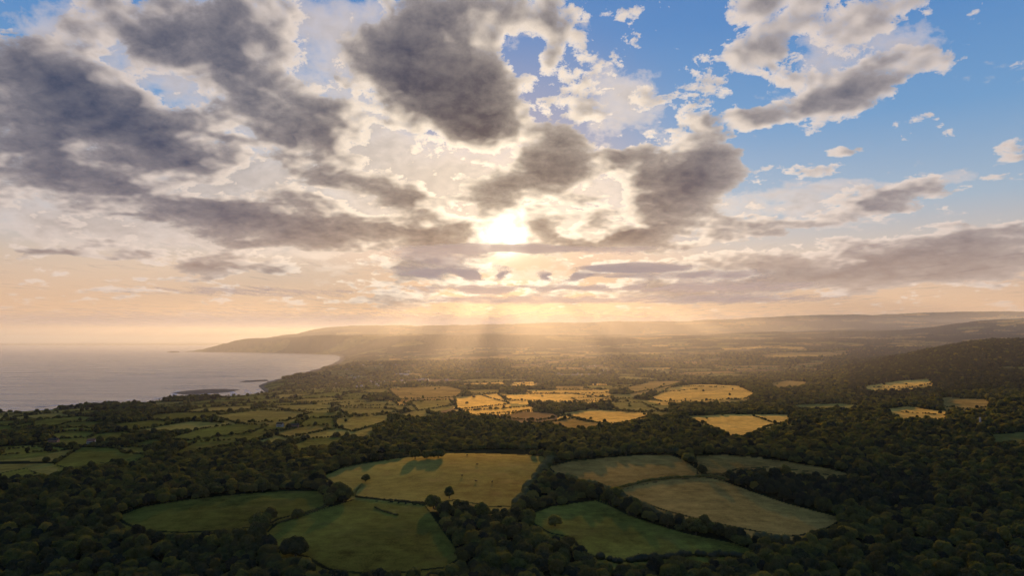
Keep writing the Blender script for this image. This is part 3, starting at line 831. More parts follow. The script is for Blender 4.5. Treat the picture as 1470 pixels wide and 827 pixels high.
BARK = bark_material()
LEAF_A = leaf_material('leaves_dark', (.026, .034, .006), (.115, .122, .018), (.140, .125, .020))
LEAF_B = leaf_material('leaves_olive', (.034, .042, .007), (.135, .135, .020), (.155, .130, .022))
LEAF_C = leaf_material('leaves_deep_green', (.014, .020, .006), (.036, .044, .012), (.050, .052, .014))  # deep conifer green foliage, most common on the right-hand hill
# shape of each kind: label words, seed, height, half-width, lobes, material
SHAPES = [('round dark', 1, 1.75, 1.0, 12, LEAF_A), ('broad domed', 2, 1.45, 1.08, 14, LEAF_A), ('tall oval', 3, 2.15, .88, 13, LEAF_A),
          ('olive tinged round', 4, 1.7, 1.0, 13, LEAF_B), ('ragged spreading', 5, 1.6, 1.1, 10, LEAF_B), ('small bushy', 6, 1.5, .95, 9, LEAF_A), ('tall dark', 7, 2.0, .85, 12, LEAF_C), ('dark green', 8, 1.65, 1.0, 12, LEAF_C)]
CROWN_NEAR, CROWN_FAR, TRUNK = [], [], []
for (nm, sd, h, wd, nl, mt) in SHAPES:
    lb = crown_lobes(sd*13, h, wd, nl)
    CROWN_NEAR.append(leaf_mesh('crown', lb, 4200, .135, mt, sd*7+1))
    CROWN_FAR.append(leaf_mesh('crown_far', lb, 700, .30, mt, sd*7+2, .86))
    TRUNK.append(trunk_mesh('trunk', sd*5, h, BARK))

def scatter(cell, y0, y1, jit=.9, pad=80):
    """jittered grid of candidate places inside the picture's field of view between two distances"""
    xm = y1*.78+pad
    gx = np.arange(-xm, xm, cell); gy = np.arange(y0, y1, cell)
    X, Y = np.meshgrid(gx, gy); X = X.ravel(); Y = Y.ravel()
    m = np.abs(X) < Y*.78+pad
    X, Y = X[m], Y[m]
    return X+(rng.random(len(X))-.5)*cell*jit, Y+(rng.random(len(X))-.5)*cell*jit

def is_land(X, Y): return height(X, Y) > 3.0

def plan_trees():
    xs, ys, rs, hs = [], [], [], []
    def put(X, Y, r, h=None):
        xs.append(X); ys.append(Y); rs.append(r); hs.append(np.ones(len(X)) if h is None else h)
    near_wood = []
    for cell, y0, y1, r0, r1 in ((7.4, 250, 900, 3.1, 7.0), (8.2, 900, 1500, 3.4, 7.0), (11, 1500, 3200, 4.8, 7.4), (21, 3200, 5600, 7.5, 12.5)):
        X, Y = scatter(cell, y0, y1)
        kind, gap, tint, fid = cover(X, Y)
        m = (kind == WOODF) & is_land(X, Y)
        # glades and thin places
        m &= ~((fbm(X/70, Y/70, 141, 3) > .27) & (Y > 900))
        m &= (gap > 1.0) | (fid < 0)
        m &= ~((Y > 770) & (Y < 838) & (X > -240) & (X < 60))
        X, Y = X[m], Y[m]
        big = np.clip(.5+1.3*fbm(X/45, Y/45, 151, 2), 0, 1)
        put(X, Y, (r0+(r1-r0)*np.clip(.65*rng.random(len(X))+.35*big, 0, 1)**1.5))
        # patchwork hedges
        if y0 >= 900 or y1 > 900:
            X, Y = scatter(cell*.55, max(y0, 690), y1)
            kind, gap, tint, fid = cover(X, Y)
            m = (kind != WOODF) & (fid < 0) & (gap < (2.6 if y1 < 3300 else 5)) & is_land(X, Y)
            X, Y = X[m], Y[m]
            t = rng.random(len(X))
            put(X, Y, np.where(t > .9, 3.2+2*t, 1.6+1.0*t)*(1.0 if y1 < 3300 else 1.5))
    # hedges round the named fields
    for i, (kd, P) in enumerate(POLY):
        Q = np.vstack([P, P[:1]])
        for a, b in zip(Q, Q[1:]):
            L = math.hypot(*(b-a)); ym = (a[1]+b[1])/2
            if ym < 860: continue
            step = 3.2 if ym < 1500 else 4.2
            k = max(1, int(L/step)); t = (np.arange(k)+rng.random(k)*.7)/k
            X = a[0]+(b[0]-a[0])*t+rng.normal(size=k)*1.3; Y = a[1]+(b[1]-a[1])*t+rng.normal(size=k)*1.3
            u = rng.random(k)
            m = u > .12
            put(X[m], Y[m], np.where(u > .93, 3.6, 1.3+.9*u)[m])
    # hedges that cross the bright fields
    for seg in ([(1078,597),(1098,603),(1124,611)], [(930,567),(965,562),(1003,558.5)], [(960,556),(1000,555),(1040,556.5)], [(690,567),(705,572),(728,578)], [(1250,557),(1280,556.5),(1305,556)], [(1290,592),(1320,594),(1362,597)]):
        Q = [ground_hit(px, py, 1000, 2600) for px, py in seg]
        for a, b in zip(Q, Q[1:]):
            L = math.hypot(b[0]-a[0], b[1]-a[1]); k = max(2, int(L/3.5)); t = rng.random(k)
            put(a[0]+(b[0]-a[0])*t+rng.normal(size=k)*.8, a[1]+(b[1]-a[1])*t+rng.normal(size=k)*.8, 1.2+1.1*rng.random(k)**2)
    # scattered trees out in the bright fields
    X, Y = scatter(70, 1000, 2700)
    kind, gap, tint, fid = cover(X, Y)
    m = (fid >= 0) & (rng.random(len(X)) < .25) & (gap > 8)
    put(X[m], Y[m], 2.0+2.2*rng.random(m.sum()))
    return [np.concatenate(v) for v in (xs, ys, rs, hs)]

def visible_rank(X, Y, Z, r, h):
    """how many picture cells each crown covers, nearer crowns in front (crowns only)"""
    order = np.argsort(Y)
    Wp, Hp = 980, 551
    k = Wp/W0
    buf = np.full((Hp, Wp), -1)
    cnt = np.zeros(len(X), int)
    px, py = project(X, Y, Z+r*.85)
    pr = r*F/Y*k*.95
    for i in order:
        x, y, q = px[i]*k, py[i]*k, max(pr[i], .7)
        if x < -q or x > Wp+q or y > Hp+q or y < 0: continue
        x0, x1, y0, y1 = max(0, int(x-q)), min(Wp, int(x+q)+1), max(0, int(y-q)), min(Hp, int(y+q)+1)
        if x0 >= x1 or y0 >= y1: continue
        yy, xx = np.mgrid[y0:y1, x0:x1]
        m = ((xx+.5-x)**2+(yy+.5-y)**2 <= q*q)
        sub = buf[y0:y1, x0:x1]
        m &= sub < 0
        cnt[i] = m.sum(); sub[m] = i
    return cnt

def stuff_instances(name, label, X, Y, Z, r, h, which, meshes, rot):
    """one object of kind stuff: many crowns as instances on its points"""
    me = bpy.data.meshes.new(name)
    V = np.stack([X, Y, Z], -1)
    me.vertices.add(len(V)); me.vertices.foreach_set('co', V.astype(np.float32).ravel())
    a = me.attributes.new('size', 'FLOAT_VECTOR', 'POINT'); a.data.foreach_set('vector', np.stack([r, r, r*h], -1).astype(np.float32).ravel())
    a = me.attributes.new('turn', 'FLOAT_VECTOR', 'POINT'); a.data.foreach_set('vector', rot.astype(np.float32).ravel())
    a = me.attributes.new('which', 'INT', 'POINT'); a.data.foreach_set('value', which.astype(np.int32))
    o = bpy.data.objects.new(name, me); COL.objects.link(o)
    o['kind'] = 'stuff'; o['label'] = label
    ng = bpy.data.node_groups.new(name+'_nodes', 'GeometryNodeTree')
    ng.interface.new_socket('Geometry', in_out='INPUT', socket_type='NodeSocketGeometry')
    ng.interface.new_socket('Geometry', in_out='OUTPUT', socket_type='NodeSocketGeometry')
    n = N(ng)
    gi, go = n.add('NodeGroupInput'), n.add('NodeGroupOutput')
    jn = n.add('GeometryNodeJoinGeometry')
    for mo in reversed(meshes):
        oi = n.add('GeometryNodeObjectInfo'); oi.inputs['Object'].default_value = mo; oi.inputs['As Instance'].default_value = True
        n.link(oi.outputs['Geometry'], jn.inputs[0])
    ip = n.add('GeometryNodeInstanceOnPoints')
    n.link(gi.outputs[0], ip.inputs['Points']); n.link(jn.outputs[0], ip.inputs['Instance']); ip.inputs['Pick Instance'].default_value = True
    def named(nm, t):
        q = n.add('GeometryNodeInputNamedAttribute', data_type=t); q.inputs['Name'].default_value = nm; return q.outputs[0]
    n.link(named('which', 'INT'), ip.inputs['Instance Index'])
    n.link(named('size', 'FLOAT_VECTOR'), ip.inputs['Scale'])
    e2r = n.add('FunctionNodeEulerToRotation'); n.link(named('turn', 'FLOAT_VECTOR'), e2r.inputs[0]); n.link(e2r.outputs[0], ip.inputs['Rotation'])
    n.link(ip.outputs[0], go.inputs[0])
    md = o.modifiers.new('scatter', 'NODES'); md.node_group = ng
    return o

def far_proto(i):
    """crown shapes used only as instances; never linked to the scene"""
    return bpy.data.objects.new('crown_shape', CROWN_FAR[i]), bpy.data.objects.new('crown_shape', CROWN_NEAR[i])

def tree_object(name, label, category, group, x, y, z, r, h, shape, rz):
    e = bpy.data.objects.new(name, None); COL.objects.link(e)
    e.empty_display_size = .5
    e.location = (x, y, z); e.rotation_euler = (0, 0, rz); e.scale = (r, r, r*h)
    e['label'] = label; e['category'] = category
    if group: e['group'] = group
    for nm, me in (('crown', CROWN_NEAR[shape]), ('trunk', TRUNK[shape])):
        c = bpy.data.objects.new(nm, me); COL.objects.link(c); c.parent = e
    return e

def region_of(px, py):
    if py > 775 and px > 760: return 'in the wood below the shaded meadow'
    if px < 470: return 'in the wood round the long hillside pasture'
    if px < 900: return 'in the hollow between the two dark meadows'
    return 'in the wide wood beyond the tan field'

LONE = [  # px, py of the foot, crown width in picture points, shape, label
 (525,692,13,0,'lone round tree standing out in the sunlit ridge pasture near its left end'),
 (596,653,18,0,'first dark round tree of three on the skyline of the ridge pasture'),
 (613,652,17,1,'middle dark round tree of three on the skyline of the ridge pasture'),
 (629,650,19,1,'third and broadest round tree on the skyline of the ridge pasture'),
 (427,745,17,0,'lone round tree on the hedge line above the lower meadow'),
 (373,757,30,1,'broad dark tree on the boundary below the long hillside pasture'),
 (388,750,22,2,'upright tree beside the broad dark tree on the pasture boundary'),
 (380,762,14,5,'small bush in front of the broad dark tree on the pasture boundary'),
 (424,799,38,1,'large domed tree alone at the lower left edge of the dark meadow'),
 (494,720,26,0,'big round tree where the hedge meets the left end of the ridge pasture'),
 (479,716,18,2,'slim tree beside the big round tree at the end of the ridge pasture'),
 (472,727,14,5,'small bushy tree at the corner of the long hillside pasture'),
 (557,662,7,5,'small bush on the upper edge of the ridge pasture'),
 (1008,683,16,2,'single tree at the corner where the two tan fields meet'),
 (988,663,18,1,'round bushy tree at the right end of the upper tan field'),
 (882,714,18,0,'first round tree of the hedge below the big tan field'),
 (645,716,17,2,'tall dark tree on the lower edge of the ridge pasture'),
 (622,731,24,0,'round tree at the end of the hedge across the meadows'),
 (797,756,22,5,'bush standing in the corner of the shaded meadow'),
]

def build_trees():
    X, Y, r, h = plan_trees()
    n = len(X)
    Z = height(X, Y)
    h = .72+.50*rng.random(n)
    which = rng.integers(0, 5, n)
    clump = vnoise(X/60, Y/60, 171)
    which = np.where((clump > .6) & (rng.random(n) < .6), 3+(rng.random(n) < .4), which)
    which = np.where(r < 3.0, np.where(rng.random(n) < .6, 5, which), which)
    uu = W0/2 + F*X/Y
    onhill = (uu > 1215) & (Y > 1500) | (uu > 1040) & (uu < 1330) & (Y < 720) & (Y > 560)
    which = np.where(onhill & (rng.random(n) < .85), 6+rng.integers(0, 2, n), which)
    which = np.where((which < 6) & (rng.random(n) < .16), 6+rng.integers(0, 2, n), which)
    rot = np.stack([(rng.random(n)-.5)*.16, (rng.random(n)-.5)*.16, rng.random(n)*6.283], -1)
    near = np.nonzero(Y < 1000)[0]
    cnt = visible_rank(X[near], Y[near], Z[near], r[near], h[near])
    pick = near[np.argsort(-cnt)[:230]]
    sel = np.zeros(n, bool); sel[pick] = True
    for i in np.nonzero(sel)[0]:
        px, py = project(X[i], Y[i], Z[i]+r[i]); px, py = float(px), float(py)
        reg = region_of(px, py); kind = SHAPES[which[i]][0]
        tree_object('broadleaf_tree', f'{kind} broadleaf tree {reg}', 'tree', f'{kind} trees {reg}',
                    X[i], Y[i], Z[i]-.15*r[i], r[i], h[i], which[i], rot[i, 2])
    for (px, py, w, shp, lab) in LONE:
        x, y = ground_hit(px, py, 300, 752 if py < 664 and px < 640 else 900); z = float(height(np.array([x]), np.array([y]))[0])
        rr = w*.5*y/F*1.02
        tree_object('broadleaf_tree', lab, 'tree', 'single trees about the near fields', x, y, z-.1*rr, rr, .95, shp, random.random()*6)
    pf = [far_proto(i) for i in range(8)]
    m = ~sel & (Y < 1050)
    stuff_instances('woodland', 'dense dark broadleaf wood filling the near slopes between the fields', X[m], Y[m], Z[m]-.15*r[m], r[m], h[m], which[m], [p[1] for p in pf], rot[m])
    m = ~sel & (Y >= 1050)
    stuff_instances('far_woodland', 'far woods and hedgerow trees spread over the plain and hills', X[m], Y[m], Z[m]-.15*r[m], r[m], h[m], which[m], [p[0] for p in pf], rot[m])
    print('TREES', n, int(sel.sum()), int((Y < 1050).sum()))

# ------------------------------------------------------------------ near hedges, each a thing
def hedge_line(pts, y0, y1, step):
    P = [ground_hit(px, py, y0, y1) for px, py in pts]
    out = []
    for (ax, ay), (bx, by) in zip(P, P[1:]):
        L = math.hypot(bx-ax, by-ay); k = max(1, int(L/step))
        for i in range(k): out.append((ax+(bx-ax)*i/k, ay+(by-ay)*i/k))
    out.append(P[-1])
    return np.array(out)

def build_hedge(label, pts, y0, y1, width, hgt, gaps=0.0):
    Q = hedge_line(pts, y0, y1, width*.55)
    Z = height(Q[:, 0], Q[:, 1])
    o0 = np.array([Q[0, 0], Q[0, 1], Z[0]])
    lobes = []
    for (x, y), z in zip(Q, Z):
        if random.random() < gaps: continue
        a = .75+.5*random.random(); b = .7+.6*random.random()
        lobes.append((x-o0[0]+random.gauss(0, .12)*width, y-o0[1]+random.gauss(0, .12)*width, z-o0[2]+hgt*.35*b, width*.62*a, width*.62*a, hgt*.62*b))
    me = leaf_mesh('hedge', lobes, min(9000, int(len(lobes)*70)), min(.55, width*.2), LEAF_A, int(abs(o0[0])*7)+3, .84)
    o = bpy.data.objects.new('hedge', me); COL.objects.link(o); o.location = o0
    o['label'] = label; o['category'] = 'hedge'; o['group'] = 'hedges between the near fields'

HEDGES = [
 ('thin low hedge between the ridge pasture and the dark meadow below it', [(512,714.5),(540,717.5),(575,720.5),(612,724)], 450, 800, 1.9, 1.5, .05),
 ('low hedge between the long hillside pasture and the lower meadow', [(384,756),(410,749),(440,739),(468,728)], 400, 800, 1.8, 1.5, .08),
 ('low hedge running up the left end of the ridge pasture', [(508,713),(512,704),(520,696)], 450, 800, 1.4, 1.2, .1),
 ('trim hedge between the upper tan field and the big tan field', [(888,701.5),(930,691),(975,686.5),(1020,684.5),(1040,689)], 450, 860, 2.6, 2.4, .02),
 ('row of bushy hedge trees between the big tan field and the shaded meadow', [(880,714),(905,724),(940,741),(985,757),(1030,767),(1080,778),(1125,780)], 380, 800, 7.0, 6.5, .05),
 ('tall thick hedge along the far edge of the upper tan field', [(800,660),(840,655.5),(890,651),(940,649),(985,652)], 600, 980, 6.5, 6.0, .02),
 ('row of round hedge trees down the right end of the ridge pasture', [(795,660),(784,670),(776,682),(766,694),(757,706),(752,718),(742,728)], 450, 860, 8.0, 7.5, .0),
 ('hedge along the bottom of the upper tan field', [(800,684),(822,690),(850,697),(872,706)], 450, 860, 6.0, 5.0, .1),
 ('dark low hedge between the upper tan strip and the big tan field', [(1003,684),(1022,683),(1040,684)], 450, 860, 3.0, 2.2, .0),
 ('hedge of dark bushes along the skyline behind the ridge pasture', [(575,658),(592,655),(608,653),(640,651.5)], 560, 900, 2.2, 1.8, .1),
 ('scrubby line of dark bushes lying in the lower meadow', [(537,729),(548,734),(560,738),(572,741)], 380, 700, 2.2, 1.3, .35),
 ('dark scrubby hedge along the bottom of the shaded meadow', [(862,803),(890,809),(950,803),(990,799),(1060,800)], 330, 700, 5.0, 4.0, .1),
]


# ------------------------------------------------------------------ small things on the land and along the shore
def flat_mat(name, c, rough=.8, metal=0.0, vary=.25, scale=1.5):
    m, nt = new_mat(name); n = N(nt)
    geo = n.add('ShaderNodeNewGeometry')
    nz = n.noise(geo.outputs['Position'], scale, 5, .6)
    col = n.mix(nz, (*[x*(1-vary) for x in c], 1), (*[min(1, x*(1+vary)) for x in c], 1))
    bs = n.add('ShaderNodeBsdfPrincipled'); n.link(col, bs.inputs['Base Color']); bs.inputs['Roughness'].default_value = rough; bs.inputs['Metallic'].default_value = metal; bs.inputs['Specular IOR Level'].default_value = .1 if rough > .4 else .5
    o = n.add('ShaderNodeOutputMaterial'); n.link(bs.outputs[0], o.inputs[0])
    return m

def link(name, me, parent=None, **props):
    o = bpy.data.objects.new(name, me); COL.objects.link(o)
    if parent: o.parent = parent
    for k, v in props.items(): o[k] = v
    return o

def bm_box(bm, lo, hi, mi=0):
    r = bmesh.ops.create_cube(bm, size=1); lo, hi = Vector(lo), Vector(hi)
    bmesh.ops.scale(bm, vec=hi-lo, verts=r['verts']); bmesh.ops.translate(bm, vec=(lo+hi)/2, verts=r['verts'])
    for f in {f for v in r['verts'] for f in v.link_faces}: f.material_index = mi

def bm_gable(bm, w, d, z0, z1, over=.35, thick=.25, mi=0):
    """two pitched roof slabs over a plan w x d, ridge along x"""
    for s_ in (-1, 1):
        pts = []
        e = d/2+over
        ze = z0-(z1-z0)*over/(d/2)
        for (x) in (-w/2-over, w/2+over):
            for (y, z) in ((s_*e, ze), (0, z1)):
                pts.append([bm.verts.new((x, y, z+t)) for t in (0, thick)])
        a, b, c, d_ = pts
        for q in ((a[0], b[0], d_[0], c[0]), (a[1], c[1], d_[1], b[1]), (a[0], a[1], b[1], b[0]), (c[0], d_[0], d_[1], c[1]), (a[0], c[0], c[1], a[1]), (b[0], b[1], d_[1], d_[0])):
            f = bm.faces.new(q); f.material_index = mi

def bm_walls(bm, w, d, h, ridge, mi=0):
    v = [bm.verts.new(p) for p in ((-w/2, -d/2, -1), (w/2, -d/2, -1), (w/2, d/2, -1), (-w/2, d/2, -1), (-w/2, -d/2, h), (w/2, -d/2, h), (w/2, d/2, h), (-w/2, d/2, h), (-w/2, 0, ridge), (w/2, 0, ridge))]
    for q in ((0, 1, 5, 4), (2, 3, 7, 6), (1, 2, 6, 9, 5), (3, 0, 4, 8, 7)):
        f = bm.faces.new([v[i] for i in q]); f.material_index = mi

def to_mesh(bm, name, mats):
    me = bpy.data.meshes.new(name); bmesh.ops.recalc_face_normals(bm, faces=bm.faces[:]); bm.to_mesh(me); bm.free()
    for m in mats: me.materials.append(m)
    return me

WALL = flat_mat('pale_render', (.36, .31, .25)); BRICK = flat_mat('brick', (.30, .16, .10)); SLATE = flat_mat('brown_slate', (.060, .045, .030), .9)
TILE = flat_mat('red_tile', (.24, .10, .06)); STEEL = flat_mat('pale_sheet_roof', (.34, .31, .27), .55, .1); GLASS = flat_mat('window_glass', (.03, .035, .04), .08)
WOOD = flat_mat('painted_door', (.10, .06, .035)); STONE = flat_mat('pale_stone', (.40, .35, .29)); ROCK = flat_mat('wet_rock', (.022, .019, .017), .6, 0, .5, .08)

def small_house(w, d, h, wall, roof):
    bm = bmesh.new()
    bm_walls(bm, w, d, h, h+d*.36, 0); bm_gable(bm, w, d, h, h+d*.36+.12, mi=1)
    bm_box(bm, (w*.28, -.35, h+d*.2), (w*.28+.8, .45, h+d*.36+1.3), 0)
    for x in (-w*.28, w*.22):
        for s_ in (-1, 1): bm_box(bm, (x-.6, s_*(d/2+.02)-.05, 1.0), (x+.6, s_*(d/2+.02)+.05, 2.3), 2)
    return to_mesh(bm, 'house', [wall, roof, GLASS])

def shed(w, d, h):
    bm = bmesh.new(); bm_walls(bm, w, d, h, h+d*.12, 0); bm_gable(bm, w, d, h, h+d*.12+.15, mi=1)
    for k in range(4):
        x = -w*.36+k*w*.24; bm_box(bm, (x-1.7, -d/2-.06, 0), (x+1.7, -d/2+.06, h*.7), 2)
    return to_mesh(bm, 'warehouse', [STONE, STEEL, WOOD])

def spot(px, py, y0, y1):
    x, y = ground_hit(px, py, y0, y1)
    return x, y, float(height(np.array([x]), np.array([y]))[0])

def build_town():
    kinds = [small_house(11, 8, 5.2, WALL, SLATE), small_house(9, 7.5, 5.0, BRICK, TILE), small_house(14, 8, 5.4, WALL, STEEL), small_house(22, 9, 6.0, WALL, STEEL)]
    CL = [(500,549,30,9,34,'at the shore end of the hazy town'),(560,546,40,10,46,'in the hazy town on the coastal plain'),(625,540,45,12,46,'along the inland side of the hazy town'),
          (700,532,50,12,34,'in the bright shaft of sun on the plain'),(835,538,34,6,40,'in the village beyond the golden fields'),(845,524,60,9,26,'strung along the far side of the plain'),(540,528,50,8,26,'on the far edge of the hazy town'),(740,504,40,4,12,'on the far rise under the sun shafts')]
    r = random.Random(5)
    for (cx, cy, rx, ry, k, where) in CL:
        for i in range(k):
            a = r.random()*6.283; q = math.sqrt(r.random())
            x, y, z = spot(cx+rx*q*math.cos(a), cy+ry*q*math.sin(a), 2300, 9000)
            if z < 3: continue
            t = r.choice((0, 0, 1, 2, 2, 3))
            o = link('house', kinds[t]); o.location = (x, y, z+.2); o.rotation_euler.z = r.choice((0, 1.57))+r.uniform(-.5, .5)
            s_ = r.uniform(.55, .9); o.scale = (s_, s_, s_)
            o['label'] = f'tiny {["white slate roofed","brick","white pale roofed","long white"][t]} house {where}'
            o['category'] = 'house'; o['group'] = 'houses '+where
    for (px, py, w, d, lab) in ((577,540.5,70,30,'long low pale warehouse in the middle of the hazy town'),(631,537.5,58,26,'second long pale warehouse right of the first in the hazy town'),(869,535.5,80,34,'wide pale roofed warehouse beside the village beyond the golden fields')):
        x, y, z = spot(px, py, 2300, 8000)
        o = link('warehouse', shed(w, d, 9)); o.location = (x, y, z); o.rotation_euler.z = .1
        o['label'] = lab; o['category'] = 'warehouse'

def farmhouse(name, label, cat, px, py, y0, y1, w, d, h, wall, roof, rz):
    x, y, z = spot(px, py, y0, y1)
    e = bpy.data.objects.new(name, None); COL.objects.link(e); e.location = (x, y, z); e.rotation_euler.z = rz
    e['label'] = label; e['category'] = cat
    bm = bmesh.new(); bm_walls(bm, w, d, h, h+d*.36); link('wall', to_mesh(bm, 'wall', [wall]), e)
    bm = bmesh.new(); bm_gable(bm, w, d, h, h+d*.36+.12); ro = link('roof', to_mesh(bm, 'roof', [roof]), e)
    bm = bmesh.new(); bm_box(bm, (w*.3, -.4, h+d*.15), (w*.3+.9, .5, h+d*.36+1.4)); link('chimney', to_mesh(bm, 'chimney', [BRICK]), ro)
    bm = bmesh.new(); bm_box(bm, (-.55, -d/2-.08, 0), (.55, -d/2+.05, 2.1)); link('door', to_mesh(bm, 'door', [WOOD]), e)
    for k, xx in enumerate((-w*.32, -w*.14, w*.16, w*.34)):
        bm = bmesh.new(); bm_box(bm, (xx-.5, -d/2-.06, 1.1), (xx+.5, -d/2+.05, 2.4)); link('window', to_mesh(bm, 'window', [GLASS]), e)

def build_tower():
    x, y, z = spot(1407.5, 613, 500, 2500)
    H = 13.5*y/F
    e = bpy.data.objects.new('tower', None); COL.objects.link(e); e.location = (x, y, z)
    e['label'] = 'slender pale stone tower standing among the dark woods on the right'; e['category'] = 'tower'
    def lathe(name, prof, mat, par):
        bm = bmesh.new(); rings = []
        for (rr, zz) in prof: rings.append([bm.verts.new((rr*math.cos(k*math.pi/8), rr*math.sin(k*math.pi/8), zz)) for k in range(16)])
        for A, B in zip(rings, rings[1:]):
            for k in range(16): bm.faces.new((A[k], A[(k+1) % 16], B[(k+1) % 16], B[k]))
        bm.faces.new(rings[-1]); return link(name, to_mesh(bm, name, [mat]), par)
    lathe('shaft', [(H*.12, -1), (H*.115, H*.1), (H*.085, H*.80)], STONE, e)
    c = lathe('cap', [(H*.10, H*.80), (H*.105, H*.84), (H*.085, H*.86), (H*.07, H*.93), (H*.03, H*.99), (.05, H)], STONE, e)
    bm = bmesh.new()
    bm_box(bm, (-H*.02, -H*.107, H*.5), (H*.02, -H*.09, H*.58)); link('window', to_mesh(bm, 'window', [GLASS]), e)

def build_cattle():
    pts = [((0,0,1.15),.36),((.55,0,1.2),.38),((-.6,0,1.2),.36),((.95,0,1.35),.24),((1.25,0,1.45),.19),((1.62,0,1.22),.11),((-.95,0,1.25),.12),((-1.05,0,.7),.04)]
    edges = [(0,1),(0,2),(1,3),(3,4),(4,5),(2,6),(6,7)]
    for sx in (.55,-.62):
        for sy in (-.2,.2):
            b = len(pts)
            pts += [((sx,sy,.85),.15),((sx+(.03 if sx > 0 else -.08),sy,.48),.085),((sx+.02,sy,.02),.06)]
            edges += [(1 if sx > 0 else 2, b),(b,b+1),(b+1,b+2)]
    for sy in (-.22,.22):
        pts.append(((1.2,sy,1.55),.05)); edges.append((4,len(pts)-1))
    me = bpy.data.meshes.new('cow'); me.from_pydata([p for p, _ in pts], edges, [])
    me.materials.append(flat_mat('cow_hide', (.035, .025, .02), .8, 0, .5, 2))
    first = None
    L = [(684.5,668.5,.4,'dark cow grazing high in the bright part of the ridge pasture'),(683.5,692.5,2.9,'dark cow standing in the middle of the ridge pasture'),
         (706.5,693.5,1.2,'cow to the right of the one in the middle of the ridge pasture'),(663.5,684.5,4.0,'cow on the left of the middle of the ridge pasture'),(670.5,655,5.5,'cow nearest the skyline of the ridge pasture')]
    for px, py, rz, lab in L:
        x, y, z = spot(px, py, 560, 860)
        o = link('cow', me); o.location = (x, y, z); o.rotation_euler.z = rz; o.scale = (1.15,)*3
        o['label'] = lab; o['category'] = 'cow'; o['group'] = 'cattle in the ridge pasture'
        sk = o.modifiers.new('skin', 'SKIN')
        if first is None:
            for v, (_, rr) in zip(me.skin_vertices[0].data, pts): v.radius = (rr, rr)
            me.skin_vertices[0].data[0].use_root = True
            first = o
        sb = o.modifiers.new('subdivision', 'SUBSURF'); sb.levels = sb.render_levels = 1

def sea_pt(px, py):
    a, e = pix_dir(px, py); Y = -CAMZ/float(e); return float(a)*Y, Y

def rock_mesh(name, outline, top, seed, nx=70, ny=26):
    P = np.array([sea_pt(*p) for p in outline])
    lo, hi = P.min(0)-5, P.max(0)+5
    X, Y = np.meshgrid(np.linspace(lo[0], hi[0], nx), np.linspace(lo[1], hi[1], ny))
    x, y = X.ravel(), Y.ravel()
    span = (hi-lo)
    xx = x+span[0]*.03*fbm(x/span[0]*14, y/span[1]*6, seed, 3); yy = y+span[1]*.12*fbm(x/span[0]*14, y/span[1]*6, seed+9, 3)
    d = seg_dist(xx, yy, P, True); d = np.where(inside(xx, yy, P), d, -d)
    w = span[1]*.22
    z = np.clip(d/w, -1, 1); z = np.where(z > 0, z**.6, z*2)*top*(1+.9*fbm(x/span[0]*20, y/span[1]*8, seed+4, 4))
    return mesh_grid(name, np.stack([x, y, z-.15], -1), ny, nx)

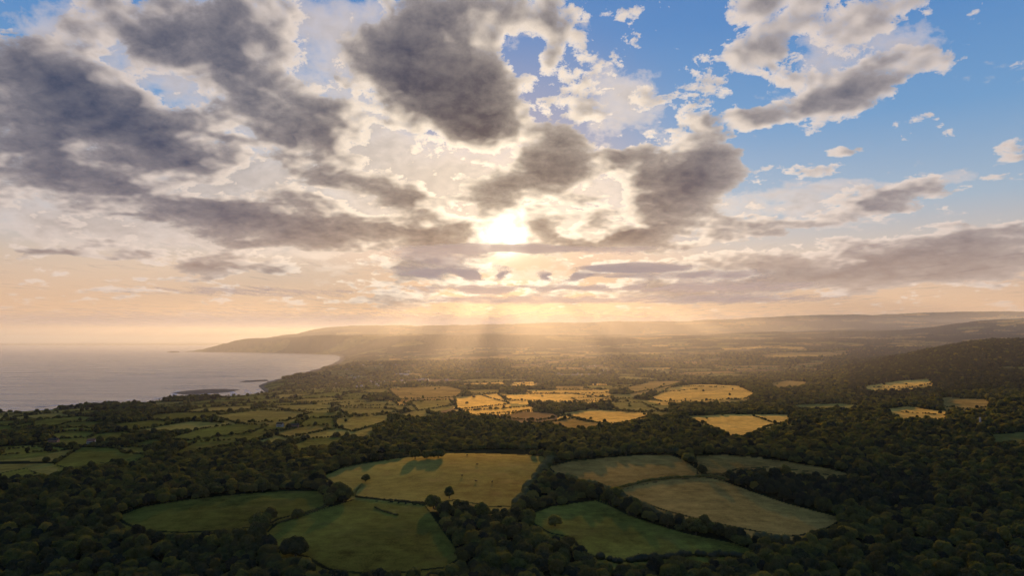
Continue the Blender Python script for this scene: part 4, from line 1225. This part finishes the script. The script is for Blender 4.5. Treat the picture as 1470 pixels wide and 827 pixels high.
def build_shore():
    for nm, lab, pts, top, sd in (
        ('sandbar', 'dark rocky bar lying low in the shallow bay', [(246,565),(262,562.0),(290,559.6),(320,558.8),(345,560.2),(332,563),(300,565.4),(268,567)], 4.5, 5),
        ('rock_spit', 'thin dark spit of rock reaching into the bay from the shore', [(343,548.2),(356,546.6),(384,545.2),(386,547.5),(362,548.6),(350,549)], 2.5, 15),
        ('rock_islet', 'small flat rock islet off the tip of the headland', [(239,505.9),(242,505.3),(258,505.3),(258,506.1),(246,506.3)], 24, 25)):
        me = rock_mesh(nm, pts, top, sd); me.materials.append(ROCK)
        o = link(nm, me, kind='structure', label=lab)
    # surf: broken foam ribbons along the near shore
    m, nt = new_mat('foam'); n = N(nt)
    geo = n.add('ShaderNodeNewGeometry')
    mp = n.add('ShaderNodeMapping'); n.link(geo.outputs['Position'], mp.inputs[0]); mp.inputs[3].default_value = (.012, .05, .02)
    a = n.smooth(n.noise(mp.outputs[0], 1.0, 6, .7), .42, .66, 0, .75)
    df = n.add('ShaderNodeBsdfDiffuse'); df.inputs[0].default_value = (.8, .8, .8, 1)
    gl = n.add('ShaderNodeBsdfGlossy'); gl.inputs['Roughness'].default_value = .5
    mx = n.add('ShaderNodeMixShader'); mx.inputs[0].default_value = .25; n.link(df.outputs[0], mx.inputs[1]); n.link(gl.outputs[0], mx.inputs[2])
    tp = n.add('ShaderNodeBsdfTransparent'); m2 = n.add('ShaderNodeMixShader'); n.link(a, m2.inputs[0]); n.link(tp.outputs[0], m2.inputs[1]); n.link(mx.outputs[0], m2.inputs[2])
    o = n.add('ShaderNodeOutputMaterial'); n.link(m2.outputs[0], o.inputs[0])
    C_ = COAST[:13]
    bm = bmesh.new()
    for off, wd, zz in ((10, 22, .25), (48, 22, .35), (100, 26, .45), (180, 30, .55), (290, 26, .65)):
        prev = None
        for a_, b_ in zip(C_, C_[1:]):
            L = math.hypot(*(b_-a_)); k = max(2, int(L/25))
            for i in range(k):
                p = a_+(b_-a_)*(i/k); t = (b_-a_)/L; nn = np.array([-t[1], t[0]])
                o1 = off+30*float(fbm(np.array([p[0]/150]), np.array([p[1]/150+off]), 201, 3)[0])
                w = wd*(.6+.9*abs(float(fbm(np.array([p[0]/60]), np.array([p[1]/60+off]), 207, 2)[0]))*2)
                A = bm.verts.new((*(p+nn*o1), zz)); B = bm.verts.new((*(p+nn*(o1+w)), zz))
                if prev: bm.faces.new((prev[0], A, B, prev[1]))
                prev = (A, B)
    link('surf', to_mesh(bm, 'surf', [m]), kind='stuff', label='broken white lines of surf along the near shore')

def build_things():
    build_town(); build_tower(); build_cattle(); build_shore()
    farmhouse('farmhouse', 'red tiled farmhouse among trees above the left pasture', 'farmhouse', 131, 637.5, 700, 1500, 10, 6.5, 4.4, WALL, TILE, .2)
    farmhouse('barn', 'dark brick barn left of the farmhouse by the left pasture', 'barn', 77, 635.5, 700, 1500, 13, 7, 3.6, BRICK, SLATE, .1)
    farmhouse('farmhouse', 'brown slate roofed farmhouse at the meeting of the left fields', 'farmhouse', 402, 613, 900, 1700, 11, 6.5, 4.4, WALL, SLATE, -.3)
    farmhouse('barn', 'brick barn beside the slate roofed farmhouse', 'barn', 423, 614, 900, 1700, 13, 7, 3.8, BRICK, SLATE, .15)

build_world()
build_camera_and_sun()
build_ground()
build_sea()
build_haze()
build_cloud_layer()
build_trees()
for h in HEDGES: build_hedge(*h)
build_things()
